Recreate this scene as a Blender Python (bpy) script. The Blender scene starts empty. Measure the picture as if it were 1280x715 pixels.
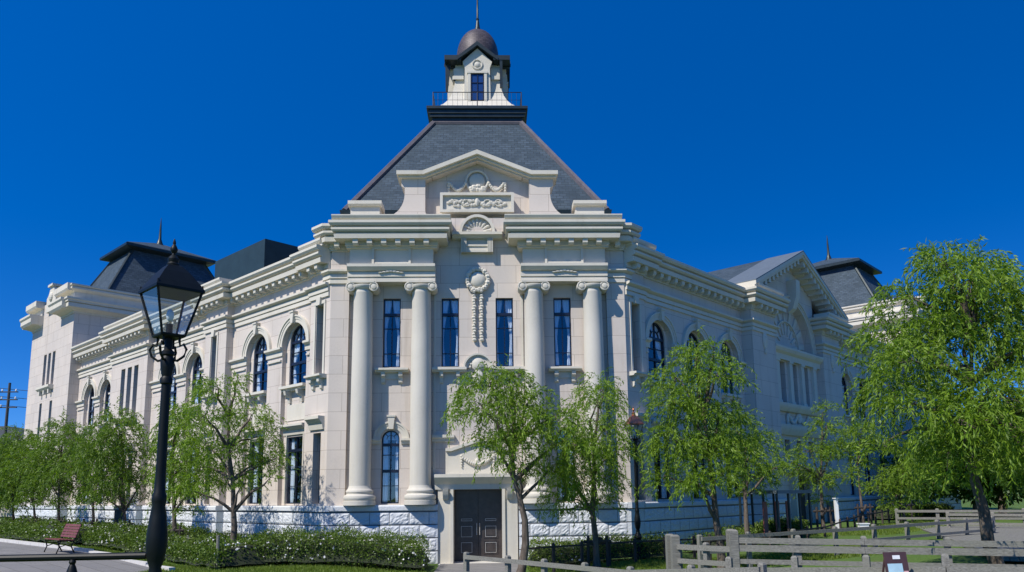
import bpy, bmesh, math, random
import numpy as np
from mathutils import Vector, Matrix
from mathutils.geometry import tessellate_polygon
R_ = math.radians
random.seed(7)
scene = bpy.context.scene
COL = scene.collection

# ------------------------------------------------------------------ camera
cam_d = bpy.data.cameras.new('camera'); cam = bpy.data.objects.new('camera', cam_d); COL.objects.link(cam)
cam_d.sensor_width = 36; cam_d.lens = 966.96 / 1280 * 36
cam_d.shift_x = 0.0; cam_d.shift_y = (464.32 - 357.5) / 1280
cam_d.clip_start = 0.05; cam_d.clip_end = 4000
_r = Vector((0.99959755, -0.02589112, -0.01159262)); _u = Vector((0.00735849, -0.15801293, 0.98740962)); _f = Vector((0.02739693, 0.98709755, 0.15775882))
CAM = Vector((0.42225, -26.80014, 2.33986))
cam.matrix_world = Matrix(((_r.x, _u.x, -_f.x, CAM.x), (_r.y, _u.y, -_f.y, CAM.y), (_r.z, _u.z, -_f.z, CAM.z), (0, 0, 0, 1)))
scene.camera = cam

# ------------------------------------------------------------------ sky, sun, exposure
SUN_AZ, SUN_EL = R_(47.5), R_(49)
sv = Vector((-math.sin(SUN_AZ) * math.cos(SUN_EL), -math.cos(SUN_AZ) * math.cos(SUN_EL), math.sin(SUN_EL)))
w = bpy.data.worlds.new('World'); scene.world = w; w.use_nodes = True
nt = w.node_tree; nt.nodes.clear()
sky = nt.nodes.new('ShaderNodeTexSky'); sky.sky_type = 'NISHITA'; sky.sun_disc = False
sky.sun_elevation = SUN_EL; sky.sun_rotation = math.atan2(sv.x, sv.y)
sky.air_density = 1.0; sky.dust_density = 0.0; sky.ozone_density = 6.0; sky.altitude = 0
tcw = nt.nodes.new('ShaderNodeTexCoord'); mpw = nt.nodes.new('ShaderNodeMapping'); mpw.inputs['Location'].default_value = (0, 0, .08); mpw.inputs['Scale'].default_value = (1, 1, 1.85)
nt.links.new(tcw.outputs['Generated'], mpw.inputs[0]); nrm = nt.nodes.new('ShaderNodeVectorMath'); nrm.operation = 'NORMALIZE'; nt.links.new(mpw.outputs[0], nrm.inputs[0]); nt.links.new(nrm.outputs[0], sky.inputs[0])
hs = nt.nodes.new('ShaderNodeHueSaturation'); hs.inputs['Saturation'].default_value = 1.33; hs.inputs['Value'].default_value = 1.1
hs.inputs['Hue'].default_value = 0.512
bg = nt.nodes.new('ShaderNodeBackground'); bg.inputs['Strength'].default_value = 0.145
wo = nt.nodes.new('ShaderNodeOutputWorld')
nt.links.new(sky.outputs[0], hs.inputs['Color']); nt.links.new(hs.outputs[0], bg.inputs[0]); nt.links.new(bg.outputs[0], wo.inputs[0])
sl = bpy.data.lights.new('sun', 'SUN'); sl.energy = 5.0; sl.angle = R_(0.5); sl.color = (1.0, 0.95, 0.87)
so = bpy.data.objects.new('sun', sl); COL.objects.link(so); so.rotation_euler = sv.to_track_quat('Z', 'Y').to_euler(); so.location = sv * 60
scene.view_settings.view_transform = 'Standard'; scene.view_settings.look = 'None'
scene.view_settings.gamma = 1.0; scene.view_settings.exposure = 0.12; scene.view_settings.use_curve_mapping = False
scene.render.engine = 'CYCLES'
scene.cycles.max_bounces = 6; scene.cycles.transparent_max_bounces = 12

# ------------------------------------------------------------------ materials
class NM:
    def __init__(s, name):
        s.m = bpy.data.materials.new(name); s.m.use_nodes = True; s.t = s.m.node_tree; s.t.nodes.clear()
        s.out = s.n('ShaderNodeOutputMaterial')
    def n(s, typ, **kw):
        a = s.t.nodes.new(typ)
        for k, v in kw.items(): setattr(a, k, v)
        return a
    def l(s, a, b): s.t.links.new(a, b)
    def inp(s, node, **kw):
        for k, v in kw.items(): node.inputs[k.replace('_', ' ')].default_value = v
def principled(N, rough=.7, metal=0., spec=.5):
    b = N.n('ShaderNodeBsdfPrincipled'); b.inputs['Roughness'].default_value = rough; b.inputs['Metallic'].default_value = metal
    b.inputs['Specular IOR Level'].default_value = spec; N.l(b.outputs[0], N.out.inputs[0]); return b
def mixc(N, fac, a, b, mode='MIX'):
    m = N.n('ShaderNodeMix', data_type='RGBA', blend_type=mode)
    for sock, v in ((m.inputs[0], fac), (m.inputs[6], a), (m.inputs[7], b)):
        if hasattr(v, 'links'): N.l(v, sock)
        elif isinstance(v, (tuple, list)): sock.default_value = (*v, 1)
        else: sock.default_value = v
    return m.outputs[2]
def noise(N, scale, detail=4, rough=.6, coord=None, vec_scale=None):
    t = N.n('ShaderNodeTexNoise'); t.inputs['Scale'].default_value = scale; t.inputs['Detail'].default_value = detail; t.inputs['Roughness'].default_value = rough
    if coord is None:
        g = N.n('ShaderNodeNewGeometry'); coord = g.outputs['Position']
    if vec_scale:
        mp = N.n('ShaderNodeMapping'); mp.inputs['Scale'].default_value = vec_scale; N.l(coord, mp.inputs[0]); coord = mp.outputs[0]
    N.l(coord, t.inputs[0]); return t.outputs['Fac']
def ramp(N, src, lo, hi):
    r = N.n('ShaderNodeMapRange'); r.inputs[1].default_value = lo; r.inputs[2].default_value = hi; N.l(src, r.inputs[0]); return r.outputs[0]
def bump(N, b, h, strength=.3, dist=.02, prev=None):
    k = N.n('ShaderNodeBump'); k.inputs['Strength'].default_value = strength; k.inputs['Distance'].default_value = dist
    N.l(h, k.inputs['Height'])
    if prev is not None: N.l(prev, k.inputs['Normal'])
    N.l(k.outputs[0], b.inputs['Normal']); return k.outputs[0]
def stone(name, base, joints=True, bw=1.35, bh=.655, streak=.5):
    N = NM(name); b = principled(N, .82, 0, .3)
    n1 = noise(N, .9, 5, .62); n2 = noise(N, 14, 5, .7); n3 = noise(N, 1.0, 4, .6, vec_scale=(2.2, 2.2, .22))
    c = mixc(N, ramp(N, n1, .32, .7), tuple(x * .9 for x in base), tuple(min(1, x * 1.06) for x in base))
    c = mixc(N, ramp(N, n2, .3, .75), c, tuple(x * 1.03 for x in base))
    st = ramp(N, n3, .56, .78)
    mm = N.n('ShaderNodeMath', operation='MULTIPLY'); mm.inputs[1].default_value = streak; N.l(st, mm.inputs[0])
    c = mixc(N, mm.outputs[0], c, (base[0] * .62, base[1] * .58, base[2] * .52))
    if joints:
        uv = N.n('ShaderNodeUVMap'); br = N.n('ShaderNodeTexBrick')
        br.inputs['Scale'].default_value = 1.0; br.inputs['Brick Width'].default_value = bw; br.inputs['Row Height'].default_value = bh
        br.inputs['Mortar Size'].default_value = .007; br.inputs['Mortar Smooth'].default_value = .3
        br.inputs['Color1'].default_value = (.92, .91, .905, 1); br.inputs['Color2'].default_value = (1.0, .975, .95, 1); br.inputs['Mortar'].default_value = (.50, .46, .42, 1)
        N.l(uv.outputs[0], br.inputs['Vector'])
        c = mixc(N, 1.0, c, br.outputs['Color'], 'MULTIPLY')
        k = bump(N, b, br.outputs['Fac'], -.5, .008)
        bump(N, b, n2, .25, .008, k)
    else:
        bump(N, b, n2, .3, .008)
    N.l(c, b.inputs['Base Color']); return N.m
def plain(name, c, rough=.5, metal=0., var=.12, scale=6, bmp=.0, spec=.5, c2=None):
    N = NM(name); b = principled(N, rough, metal, spec); f = noise(N, scale, 4, .65)
    col = mixc(N, ramp(N, f, .3, .7), tuple(x * (1 - var) for x in c), c2 or tuple(min(1, x * (1 + var)) for x in c)); N.l(col, b.inputs['Base Color'])
    if bmp: bump(N, b, noise(N, scale * 4, 5, .7), bmp, .01)
    return N.m
STONE = (.605, .548, .488)
M = {}
M['wall'] = stone('wall_stone', STONE, True)
M['trim'] = stone('trim_stone', (.60, .562, .475), False, streak=.42)
M['column'] = stone('column_stone', (.575, .54, .465), False, streak=.3)
M['far_wall'] = stone('far_wall_stone', (.60, .545, .488), True, 1.2, .6)
def m_granite():
    N = NM('rock_faced_granite'); b = principled(N, .85, 0, .3)
    f = noise(N, 22, 6, .75); g = noise(N, 2.2, 3, .6)
    c = mixc(N, ramp(N, f, .32, .68), (.53, .55, .575), (.71, .725, .735)); c = mixc(N, ramp(N, g, .4, .75), c, (.58, .60, .615)); c = mixc(N, ramp(N, noise(N, 1.1, 6, .8, None, (1, 1, .5)), .55, .8), c, (.36, .35, .32)); N.l(c, b.inputs['Base Color'])
    k = bump(N, b, noise(N, 9, 6, .7), .55, .04); return N.m
M['granite'] = m_granite()
M['granite_dark'] = plain('plinth_joint', (.16, .17, .18), .9, var=.2)
def m_slate(name, rot):
    N = NM(name); b = principled(N, .75, 0, .25)
    uv = N.n('ShaderNodeUVMap'); br = N.n('ShaderNodeTexBrick'); br.inputs['Scale'].default_value = 1.0
    br.inputs['Brick Width'].default_value = .26; br.inputs['Row Height'].default_value = .15; br.inputs['Mortar Size'].default_value = .012
    br.inputs['Color1'].default_value = (.018, .036, .056, 1); br.inputs['Color2'].default_value = (.058, .086, .118, 1); br.inputs['Mortar'].default_value = (.014, .018, .024, 1)
    br.inputs['Bias'].default_value = .05
    N.l(uv.outputs[0], br.inputs['Vector'])
    c = mixc(N, ramp(N, noise(N, 5, 7, .85, uv.outputs[0], (.5, 1.6, 1)), .38, .72), br.outputs['Color'], (.062, .088, .104)); c = mixc(N, ramp(N, noise(N, .6, 4, .7), .5, .8), c, (.030, .046, .060)); N.l(c, b.inputs['Base Color'])
    k = bump(N, b, br.outputs['Fac'], -.6, .012); bump(N, b, noise(N, 25, 3, .6), .3, .01, k); return N.m
M['slate'] = m_slate('slate_shingles', 0)
M['hip'] = plain('weathered_copper_hip', (.115, .102, .112), .6, .1, .2, 5)
M['dome'] = None
def m_dome():
    N = NM('dome_copper_scales'); b = principled(N, .55, .15, .4)
    uv = N.n('ShaderNodeUVMap'); br = N.n('ShaderNodeTexBrick'); br.inputs['Scale'].default_value = 1.0
    br.inputs['Brick Width'].default_value = .2; br.inputs['Row Height'].default_value = .1; br.inputs['Mortar Size'].default_value = .007
    br.inputs['Color1'].default_value = (.062, .052, .056, 1); br.inputs['Color2'].default_value = (.108, .088, .092, 1); br.inputs['Mortar'].default_value = (.03, .02, .025, 1)
    N.l(uv.outputs[0], br.inputs['Vector']); N.l(br.outputs['Color'], b.inputs['Base Color']); bump(N, b, br.outputs['Fac'], -.6, .01); return N.m
M['dome'] = m_dome()
M['dark_metal'] = plain('dark_green_metal', (.022, .034, .036), .4, .3, .25, 4)
M['lead'] = plain('lead_flashing', (.13, .16, .185), .55, .2, .12, 3)
M['roof_flat'] = plain('flat_roof', (.17, .18, .18), .8, var=.2)
M['plant_box'] = plain('roof_box_panel', (.020, .042, .048), .55, .2, .15, 2)
M['frame'] = plain('window_frame', (.010, .014, .030), .35, .1, .2, 5)
M['black_paint'] = plain('black_green_paint', (.004, .006, .006), .5, 0, .3, 9, .06, spec=.25)
M['copper'] = plain('polished_copper', (.55, .20, .11), .28, .9, .2, 9)
M['curtain'] = plain('curtain_cloth', (.85, .86, .87), .9, var=.04, scale=3)
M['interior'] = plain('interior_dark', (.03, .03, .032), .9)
def m_glass(name, tint, fac, rough=.02):
    N = NM(name); t = N.n('ShaderNodeBsdfTransparent'); t.inputs[0].default_value = (*tint, 1); g = N.n('ShaderNodeBsdfGlossy'); g.inputs['Roughness'].default_value = rough
    g.inputs[0].default_value = (.9, .95, 1, 1)
    nb = N.n('ShaderNodeBump'); nb.inputs['Strength'].default_value = .12; nb.inputs['Distance'].default_value = .02; N.l(noise(N, 1.7, 2, .5), nb.inputs['Height']); N.l(nb.outputs[0], g.inputs['Normal'])
    lw = N.n('ShaderNodeLayerWeight'); pw = N.n('ShaderNodeMath', operation='POWER'); pw.inputs[1].default_value = 4.0; N.l(lw.outputs['Facing'], pw.inputs[0])
    a = N.n('ShaderNodeMath', operation='MULTIPLY_ADD'); a.inputs[1].default_value = .7; a.inputs[2].default_value = fac; a.use_clamp = True; N.l(pw.outputs[0], a.inputs[0])
    mx = N.n('ShaderNodeMixShader'); N.l(a.outputs[0], mx.inputs[0]); N.l(t.outputs[0], mx.inputs[1]); N.l(g.outputs[0], mx.inputs[2]); N.l(mx.outputs[0], N.out.inputs[0]); return N.m
M['glass'] = m_glass('window_glass', (.80, .88, .96), .13)
M['lantern_glass'] = m_glass('lantern_glass', (.88, .93, .95), .07)
M['door'] = plain('door_bronze', (.060, .050, .045), .28, .2, .25, 6)
M['door_trim'] = plain('door_panel_line', (.42, .41, .39), .4, .3, .1)
M['kerb'] = plain('kerb_stone', (.55, .53, .49), .85, var=.12, scale=5, bmp=.2)
M['wood'] = None
def m_wood():
    N = NM('weathered_wood'); b = principled(N, .85, 0, .2)
    tc = N.n('ShaderNodeTexCoord')
    f = noise(N, 3, 6, .75, tc.outputs['Object'], (1, 14, 14)); g = noise(N, 1.6, 3, .5)
    c = mixc(N, ramp(N, f, .3, .7), (.095, .092, .08), (.29, .28, .245)); c = mixc(N, ramp(N, g, .45, .8), c, (.19, .19, .155)); N.l(c, b.inputs['Base Color'])
    bump(N, b, f, .5, .01); return N.m
M['wood'] = m_wood()
M['bench_wood'] = plain('bench_slat_paint', (.16, .045, .035), .55, 0, .3, 12, .2)
M['stake'] = plain('tree_stake', (.045, .035, .028), .8, 0, .3, 8, .3)
def m_bark():
    N = NM('willow_bark'); b = principled(N, .9, 0, .2)
    f = noise(N, 9, 6, .75, None, (1, 1, .25)); c = mixc(N, ramp(N, f, .32, .68), (.045, .034, .026), (.20, .165, .13)); N.l(c, b.inputs['Base Color']); bump(N, b, f, .9, .03); return N.m
M['bark'] = m_bark()
def m_leaf(name, c1, c2, c3, tr=.38, sc=2.2):
    N = NM(name)
    at = N.n('ShaderNodeAttribute', attribute_name='tone')
    f = noise(N, sc, 3, .6)
    c = mixc(N, at.outputs['Fac'], c1, c2); c = mixc(N, ramp(N, f, .42, .75), c, c3)
    d = N.n('ShaderNodeBsdfPrincipled'); d.inputs['Roughness'].default_value = .5; d.inputs['Specular IOR Level'].default_value = .35; N.l(c, d.inputs['Base Color'])
    t = N.n('ShaderNodeBsdfTranslucent'); tc = mixc(N, 1.0, c, (1.5, 1.6, .55), 'MULTIPLY'); N.l(tc, t.inputs[0])
    mx = N.n('ShaderNodeMixShader'); mx.inputs[0].default_value = tr; N.l(d.outputs[0], mx.inputs[1]); N.l(t.outputs[0], mx.inputs[2]); N.l(mx.outputs[0], N.out.inputs[0]); return N.m
M['willow'] = m_leaf('willow_leaf', (.040, .090, .008), (.25, .37, .028), (.15, .26, .02))
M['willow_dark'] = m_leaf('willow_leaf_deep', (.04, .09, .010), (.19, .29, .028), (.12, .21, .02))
M['shrub'] = m_leaf('shrub_leaf', (.042, .085, .012), (.15, .23, .028), (.10, .15, .02), .28)
M['shrub_light'] = m_leaf('light_shrub_leaf', (.07, .12, .015), (.20, .27, .035), (.13, .19, .025), .3)
M['tree_far'] = m_leaf('far_tree_leaf', (.030, .075, .012), (.08, .15, .022), (.05, .10, .018), .25)
M['blossom'] = plain('white_blossom', (.80, .78, .74), .7, var=.05)
M['shrub_core'] = plain('shrub_twigs', (.022, .030, .012), .95, var=.4, scale=10)
def m_ground():
    N = NM('grass_and_soil'); b = principled(N, .95, 0, .1)
    f = noise(N, 1.2, 6, .7); g = noise(N, 16, 4, .7)
    c = mixc(N, ramp(N, g, .3, .7), (.055, .105, .022), (.12, .19, .045)); c = mixc(N, ramp(N, f, .55, .75), c, (.14, .12, .07)); N.l(c, b.inputs['Base Color']); bump(N, b, g, .7, .05); return N.m
M['ground'] = m_ground()
def m_path():
    N = NM('pale_paving'); b = principled(N, .9, 0, .2)
    f = noise(N, .5, 5, .6); g = noise(N, 60, 4, .8)
    c = mixc(N, ramp(N, f, .3, .7), (.19, .185, .18), (.24, .23, .225)); c = mixc(N, ramp(N, g, .3, .7), c, (.21, .205, .20))
    gp = N.n('ShaderNodeNewGeometry'); mp = N.n('ShaderNodeMapping'); mp.inputs['Rotation'].default_value = (0, 0, R_(45)); N.l(gp.outputs['Position'], mp.inputs[0])
    br = N.n('ShaderNodeTexBrick'); br.inputs['Scale'].default_value = 1.0; br.inputs['Brick Width'].default_value = 1.2; br.inputs['Row Height'].default_value = .6; br.inputs['Mortar Size'].default_value = .012
    br.inputs['Color1'].default_value = (.9, .9, .9, 1); br.inputs['Color2'].default_value = (1.05, 1.04, 1.02, 1); br.inputs['Mortar'].default_value = (.55, .53, .5, 1); N.l(mp.outputs[0], br.inputs['Vector'])
    c = mixc(N, 1.0, c, br.outputs['Color'], 'MULTIPLY'); c = mixc(N, ramp(N, noise(N, 2.3, 5, .75), .58, .8), c, (.13, .125, .115)); N.l(c, b.inputs['Base Color']); bump(N, b, g, .3, .01); return N.m
M['path'] = m_path()
M['banner'] = plain('faded_red_panel', (.32, .10, .08), .6, var=.3, scale=4)
M['paper'] = plain('poster_blue', (.42, .62, .70), .6, 0, .15, 3); M['paper_pink'] = plain('poster_pink', (.72, .45, .42), .6, 0, .1, 3); M['white'] = plain('white_paint', (.8, .8, .78), .5, var=.05)
M['sign_brown'] = plain('sign_board_paint', (.07, .035, .035), .5, var=.15)
M['bulb'] = plain('frosted_bulb', (.75, .77, .78), .35, var=.04)
M['asphalt_roof'] = plain('far_roof_tile', (.10, .11, .12), .8)
M['concrete_pole'] = plain('pole_concrete', (.06, .06, .06), .8)

# ------------------------------------------------------------------ frames and mesh builder
AL, AR = R_(45.2), R_(45.45)
class Frame:
    def __init__(s, O, es, eo): s.O, s.es, s.eo = Vector(O), Vector(es), Vector(eo)
    def p(s, a, o, z): v = s.O + s.es * a + s.eo * o; return Vector((v.x, v.y, v.z + z))
FW = Frame((0, 0, 0), (1, 0, 0), (0, 1, 0))                       # world
FF = Frame((0, 0, 0), (1, 0, 0), (0, -1, 0))                      # chamfered front
FL = Frame((-5.2, 0, 0), (-math.cos(AL), math.sin(AL), 0), (-math.sin(AL), -math.cos(AL), 0))
FR = Frame((5.2, 0, 0), (math.cos(AR), math.sin(AR), 0), (math.sin(AR), -math.cos(AR), 0))
class MB:
    def __init__(s, fr=FW): s.v = []; s.f = []; s.uv = []; s.fr = fr
    def add(s, pts, faces, uvs=None, fr=None):
        fr = fr or s.fr; b = len(s.v)
        for i, (a, o, z) in enumerate(pts):
            s.v.append(fr.p(a, o, z)); s.uv.append(uvs[i] if uvs else (a + o, z))
        s.f += [[b + i for i in f] for f in faces]
        return s
    def box(s, a0, a1, o0, o1, z0, z1, fr=None):
        P = [(a, o, z) for a in (a0, a1) for o in (o0, o1) for z in (z0, z1)]
        return s.add(P, [(0, 1, 3, 2), (4, 6, 7, 5), (0, 4, 5, 1), (2, 3, 7, 6), (0, 2, 6, 4), (1, 5, 7, 3)], fr=fr)
    def prism(s, poly, o0, o1, fr=None):                            # poly in (a,z), pushed along o
        n = len(poly); P = [(a, o0, z) for a, z in poly] + [(a, o1, z) for a, z in poly]
        return s.add(P, [list(range(n)), list(range(n, 2 * n))[::-1]] + [(i, (i + 1) % n, n + (i + 1) % n, n + i) for i in range(n)], fr=fr)
    def extr(s, prof, a0, a1, fr=None):                             # prof in (o,z), pushed along a
        n = len(prof); P = [(a0, o, z) for o, z in prof] + [(a1, o, z) for o, z in prof]
        return s.add(P, [list(range(n)), list(range(n, 2 * n))[::-1]] + [(i, (i + 1) % n, n + (i + 1) % n, n + i) for i in range(n)], fr=fr)
    def lathe(s, a, o, prof, n=24, a0=0., a1=2 * math.pi, fr=None):
        full = abs(a1 - a0 - 2 * math.pi) < 1e-6; k = n if full else n + 1; P = []; U = []; acc = 0
        for j, (r, z) in enumerate(prof):
            if j: acc += math.hypot(r - prof[j - 1][0], z - prof[j - 1][1])
            for i in range(k):
                t = a0 + (a1 - a0) * i / n; P.append((a + r * math.cos(t), o + r * math.sin(t), z)); U.append((t * .9, acc))
        F = []
        for j in range(len(prof) - 1):
            for i in range(n): F.append((j * k + i, j * k + (i + 1) % k, (j + 1) * k + (i + 1) % k, (j + 1) * k + i))
        if full: F.append(list(range(k))[::-1]); F.append([(len(prof) - 1) * k + i for i in range(k)])
        return s.add(P, F, U, fr)
    def tube(s, pts, rad, n=8, fr=None, caps=True):
        fr = fr or s.fr; pts = [fr.p(*q) for q in pts]; rad = rad if isinstance(rad, (list, tuple)) else [rad] * len(pts)
        b = len(s.v); up = Vector((0.13, 0.21, 1)).normalized()
        for i, q in enumerate(pts):
            d = (pts[min(i + 1, len(pts) - 1)] - pts[max(i - 1, 0)]).normalized()
            x = d.cross(up); x = x.normalized() if x.length > .15 else d.cross(Vector((1, 0, 0))).normalized(); y = d.cross(x)
            for k in range(n):
                t = 2 * math.pi * k / n; s.v.append(q + (x * math.cos(t) + y * math.sin(t)) * rad[i]); s.uv.append((t, q.z))
        for i in range(len(pts) - 1):
            for k in range(n): s.f.append([b + i * n + k, b + i * n + (k + 1) % n, b + (i + 1) * n + (k + 1) % n, b + (i + 1) * n + k])
        if caps: s.f.append([b + k for k in range(n)][::-1]); s.f.append([b + (len(pts) - 1) * n + k for k in range(n)])
        return s
    def ball(s, a, o, z, r, ra=None, ro=None, n=10, fr=None):
        ra = ra or r; ro = ro or r; P = []; F = []; m = n // 2 + 1
        for j in range(m + 1):
            ph = math.pi * j / m
            for i in range(n): t = 2 * math.pi * i / n; P.append((a + ra * math.sin(ph) * math.cos(t), o + ro * math.sin(ph) * math.sin(t), z + r * math.cos(ph)))
        for j in range(m):
            for i in range(n): F.append((j * n + i, j * n + (i + 1) % n, (j + 1) * n + (i + 1) % n, (j + 1) * n + i))
        return s.add(P, F, fr=fr)
    def loft(s, rings, cap=True, fr=None, uvs=None):                # rings: lists of (a,o,z)
        n = len(rings[0]); P = [q for r in rings for q in r]
        F = [(j * n + i, j * n + (i + 1) % n, (j + 1) * n + (i + 1) % n, (j + 1) * n + i) for j in range(len(rings) - 1) for i in range(n)]
        if cap: F += [list(range(n))[::-1], [(len(rings) - 1) * n + i for i in range(n)]]
        return s.add(P, F, uvs, fr)
    def panel(s, outline, holes, o, depth=None, fr=None):           # flat sheet with holes, reveals going back by depth
        loops = [[Vector((a, z, 0)) for a, z in L] for L in [outline] + holes]
        tris = tessellate_polygon(loops); flat = [q for L in loops for q in L]
        s.add([(q.x, o, q.y) for q in flat], [t for t in tris], fr=fr)
        if depth:
            for h in holes: s.reveal(h, o, o - depth, fr)
        return s
    def reveal(s, h, o0, o1, fr=None):
        n = len(h); return s.add([(a, o0, z) for a, z in h] + [(a, o1, z) for a, z in h], [(i, (i + 1) % n, n + (i + 1) % n, n + i) for i in range(n)], fr=fr)
    def sweep(s, path, prof, closed=False):                         # path: world XY, outward on its right; prof: (o,z) closed loop
        n = len(path); m = len(prof); b = len(s.v); acc = 0
        for i in range(n):
            q = Vector(path[i])
            d1 = (Vector(path[i]) - Vector(path[i - 1])).normalized() if (i or closed) else None
            d2 = (Vector(path[(i + 1) % n]) - q).normalized() if (i < n - 1 or closed) else None
            if d1 is None: d1 = d2
            if d2 is None: d2 = d1
            n1 = Vector((d1.y, -d1.x)); n2 = Vector((d2.y, -d2.x)); mt = n1 + n2; mt = mt / max(.15, (1 + n1.dot(n2)))
            if i: acc += (q - Vector(path[i - 1])).length
            for o, z in prof: v = q + mt * o; s.v.append(Vector((v.x, v.y, z))); s.uv.append((acc, z + o))
        for i in range(n if closed else n - 1):
            for k in range(m):
                a = b + i * m; c = b + ((i + 1) % n) * m; s.f.append([a + k, a + (k + 1) % m, c + (k + 1) % m, c + k])
        if not closed: s.f.append([b + k for k in range(m)]); s.f.append([b + (n - 1) * m + k for k in range(m)][::-1])
        return s
    def cut(s, name, mat=None):                                     # what was added since the last cut becomes a part of its own
        if s.f: s.build(name, mat or M['trim'], mus, smooth=True, ang=22)
        s.v = []; s.f = []; s.uv = []
    def build(s, name, mat, parent=None, smooth=False, ang=35, keep=False):
        me = bpy.data.meshes.new(name); me.from_pydata([tuple(v) for v in s.v], [], s.f)
        me.materials.append(mat)
        u = me.uv_layers.new(name='UVMap'); li = np.empty(len(me.loops), dtype=np.int32); me.loops.foreach_get('vertex_index', li)
        u.data.foreach_set('uv', np.array(s.uv, dtype=np.float32)[li].ravel())
        if not keep:
            bm = bmesh.new(); bm.from_mesh(me); bmesh.ops.recalc_face_normals(bm, faces=bm.faces); bm.to_mesh(me); bm.free()
        if smooth:
            me.shade_smooth(); me.set_sharp_from_angle(angle=R_(ang))
        o = bpy.data.objects.new(name, me); COL.objects.link(o)
        if parent is not None: o.parent = parent; o.matrix_parent_inverse = Matrix.Translation(-parent.location) if parent.parent is None else Matrix.Identity(4)
        return o
def tag(o, label=None, cat=None, group=None, kind=None):
    if label: o['label'] = label
    if cat: o['category'] = cat
    if group: o['group'] = group
    if kind: o['kind'] = kind
    return o
def empty(name, loc, label=None, cat=None, group=None):
    o = bpy.data.objects.new(name, None); COL.objects.link(o); o.location = loc; return tag(o, label, cat, group)
def arch(c, z0, zs, r, n=16):                                       # polygon (a,z): sill up to a round head
    return [(c - r, z0)] + [(c + r, z0)] + [(c + r * math.cos(math.pi * i / n), zs + r * math.sin(math.pi * i / n)) for i in range(n + 1)]
def rect(c, z0, z1, h): return [(c - h, z0), (c + h, z0), (c + h, z1), (c - h, z1)]
def isect(f1, o1, f2, o2):
    p1 = f1.O + f1.eo * o1; p2 = f2.O + f2.eo * o2; d = f1.es; e = f2.es; k = d.x * e.y - d.y * e.x
    t = ((p2.x - p1.x) * e.y - (p2.y - p1.y) * e.x) / k; q = p1 + d * t; return (q.x, q.y)
def xy(fr, a, o): q = fr.p(a, o, 0); return (q.x, q.y)

# ================================================================== ground
def gz(x, y):
    def ss(t): t = min(1, max(0, t)); return t * t * (3 - 2 * t)
    z = .10 + .22 * ss((-x - 1.5) / 3.5) + .30 * ss((-x - 7) / 7) + .20 * ss((x - 1.5) / 4) + .55 * ss((x - 6) / 9)
    if y < -14.6: z = max(z, .32 + .53 * ss((-14.6 - y) / 1.4))
    return z
g = MB()
xs = sorted(set([-1500, -700, -350, -180, -110, -80] + [-60 + 2 * i for i in range(61)] + [80, 110, 180, 350, 700, 1500]))
ys = sorted(set([-700, -300, -120, -70, -45, -35] + [-30 + 1 * i for i in range(56)] + [30, 40, 55, 75, 110, 180, 350, 900, 2200]))
g.add([(x, y, gz(x, y)) for y in ys for x in xs], [(j * len(xs) + i, j * len(xs) + i + 1, (j + 1) * len(xs) + i + 1, (j + 1) * len(xs) + i) for j in range(len(ys) - 1) for i in range(len(xs) - 1)])
tag(g.build('ground', M['ground'], smooth=True, ang=60), kind='structure')
def sheet(name, fn, n1, n2, mat, dz=.012):
    m = MB(); m.add([(*fn(i / n1, j / n2), 0) for j in range(n2 + 1) for i in range(n1 + 1)], [(j * (n1 + 1) + i, j * (n1 + 1) + i + 1, (j + 1) * (n1 + 1) + i + 1, (j + 1) * (n1 + 1) + i) for j in range(n2) for i in range(n1)])
    m.v = [Vector((v.x, v.y, gz(v.x, v.y) + dz)) for v in m.v]
    return tag(m.build(name, mat, smooth=True, ang=60), kind='structure')
PATH_O = 5.6
def pfn(u, v):
    s = -1.0 + 62 * u; o = PATH_O + 11 * v; return xy(FL, s, o)
sheet('path', pfn, 90, 24, M['path'])
sheet('path_to_door', lambda u, v: (-1.3 + 2.6 * u, -.45 - 10.4 * v), 4, 30, M['path'], .02)
sheet('promenade', lambda u, v: (3 + 40 * u, -14.6 - 30 * v), 60, 40, M['path'], .014)
k = MB()
for i in range(38):
    s0 = -1.0 + 1.6 * i; q = FL.p(s0, PATH_O, 0); z = gz(q.x, q.y)
    k.box(s0, s0 + 1.585, PATH_O - .16, PATH_O + .02, z - .1, z + .12, FL)
tag(k.build('kerb', M['kerb']), kind='structure')

# ================================================================== the museum
mus = empty('museum_building', (0, 2, 0), 'pale stone classical museum with chamfered corner front, slate tower roof and domed cupola', 'building')
Z0 = -.1; PL = 2.06
wall = {f: MB(fr) for f, fr in (('F', FF), ('L', FL), ('R', FR))}
trim = {f: MB(fr) for f, fr in (('F', FF), ('L', FL), ('R', FR))}

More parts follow.
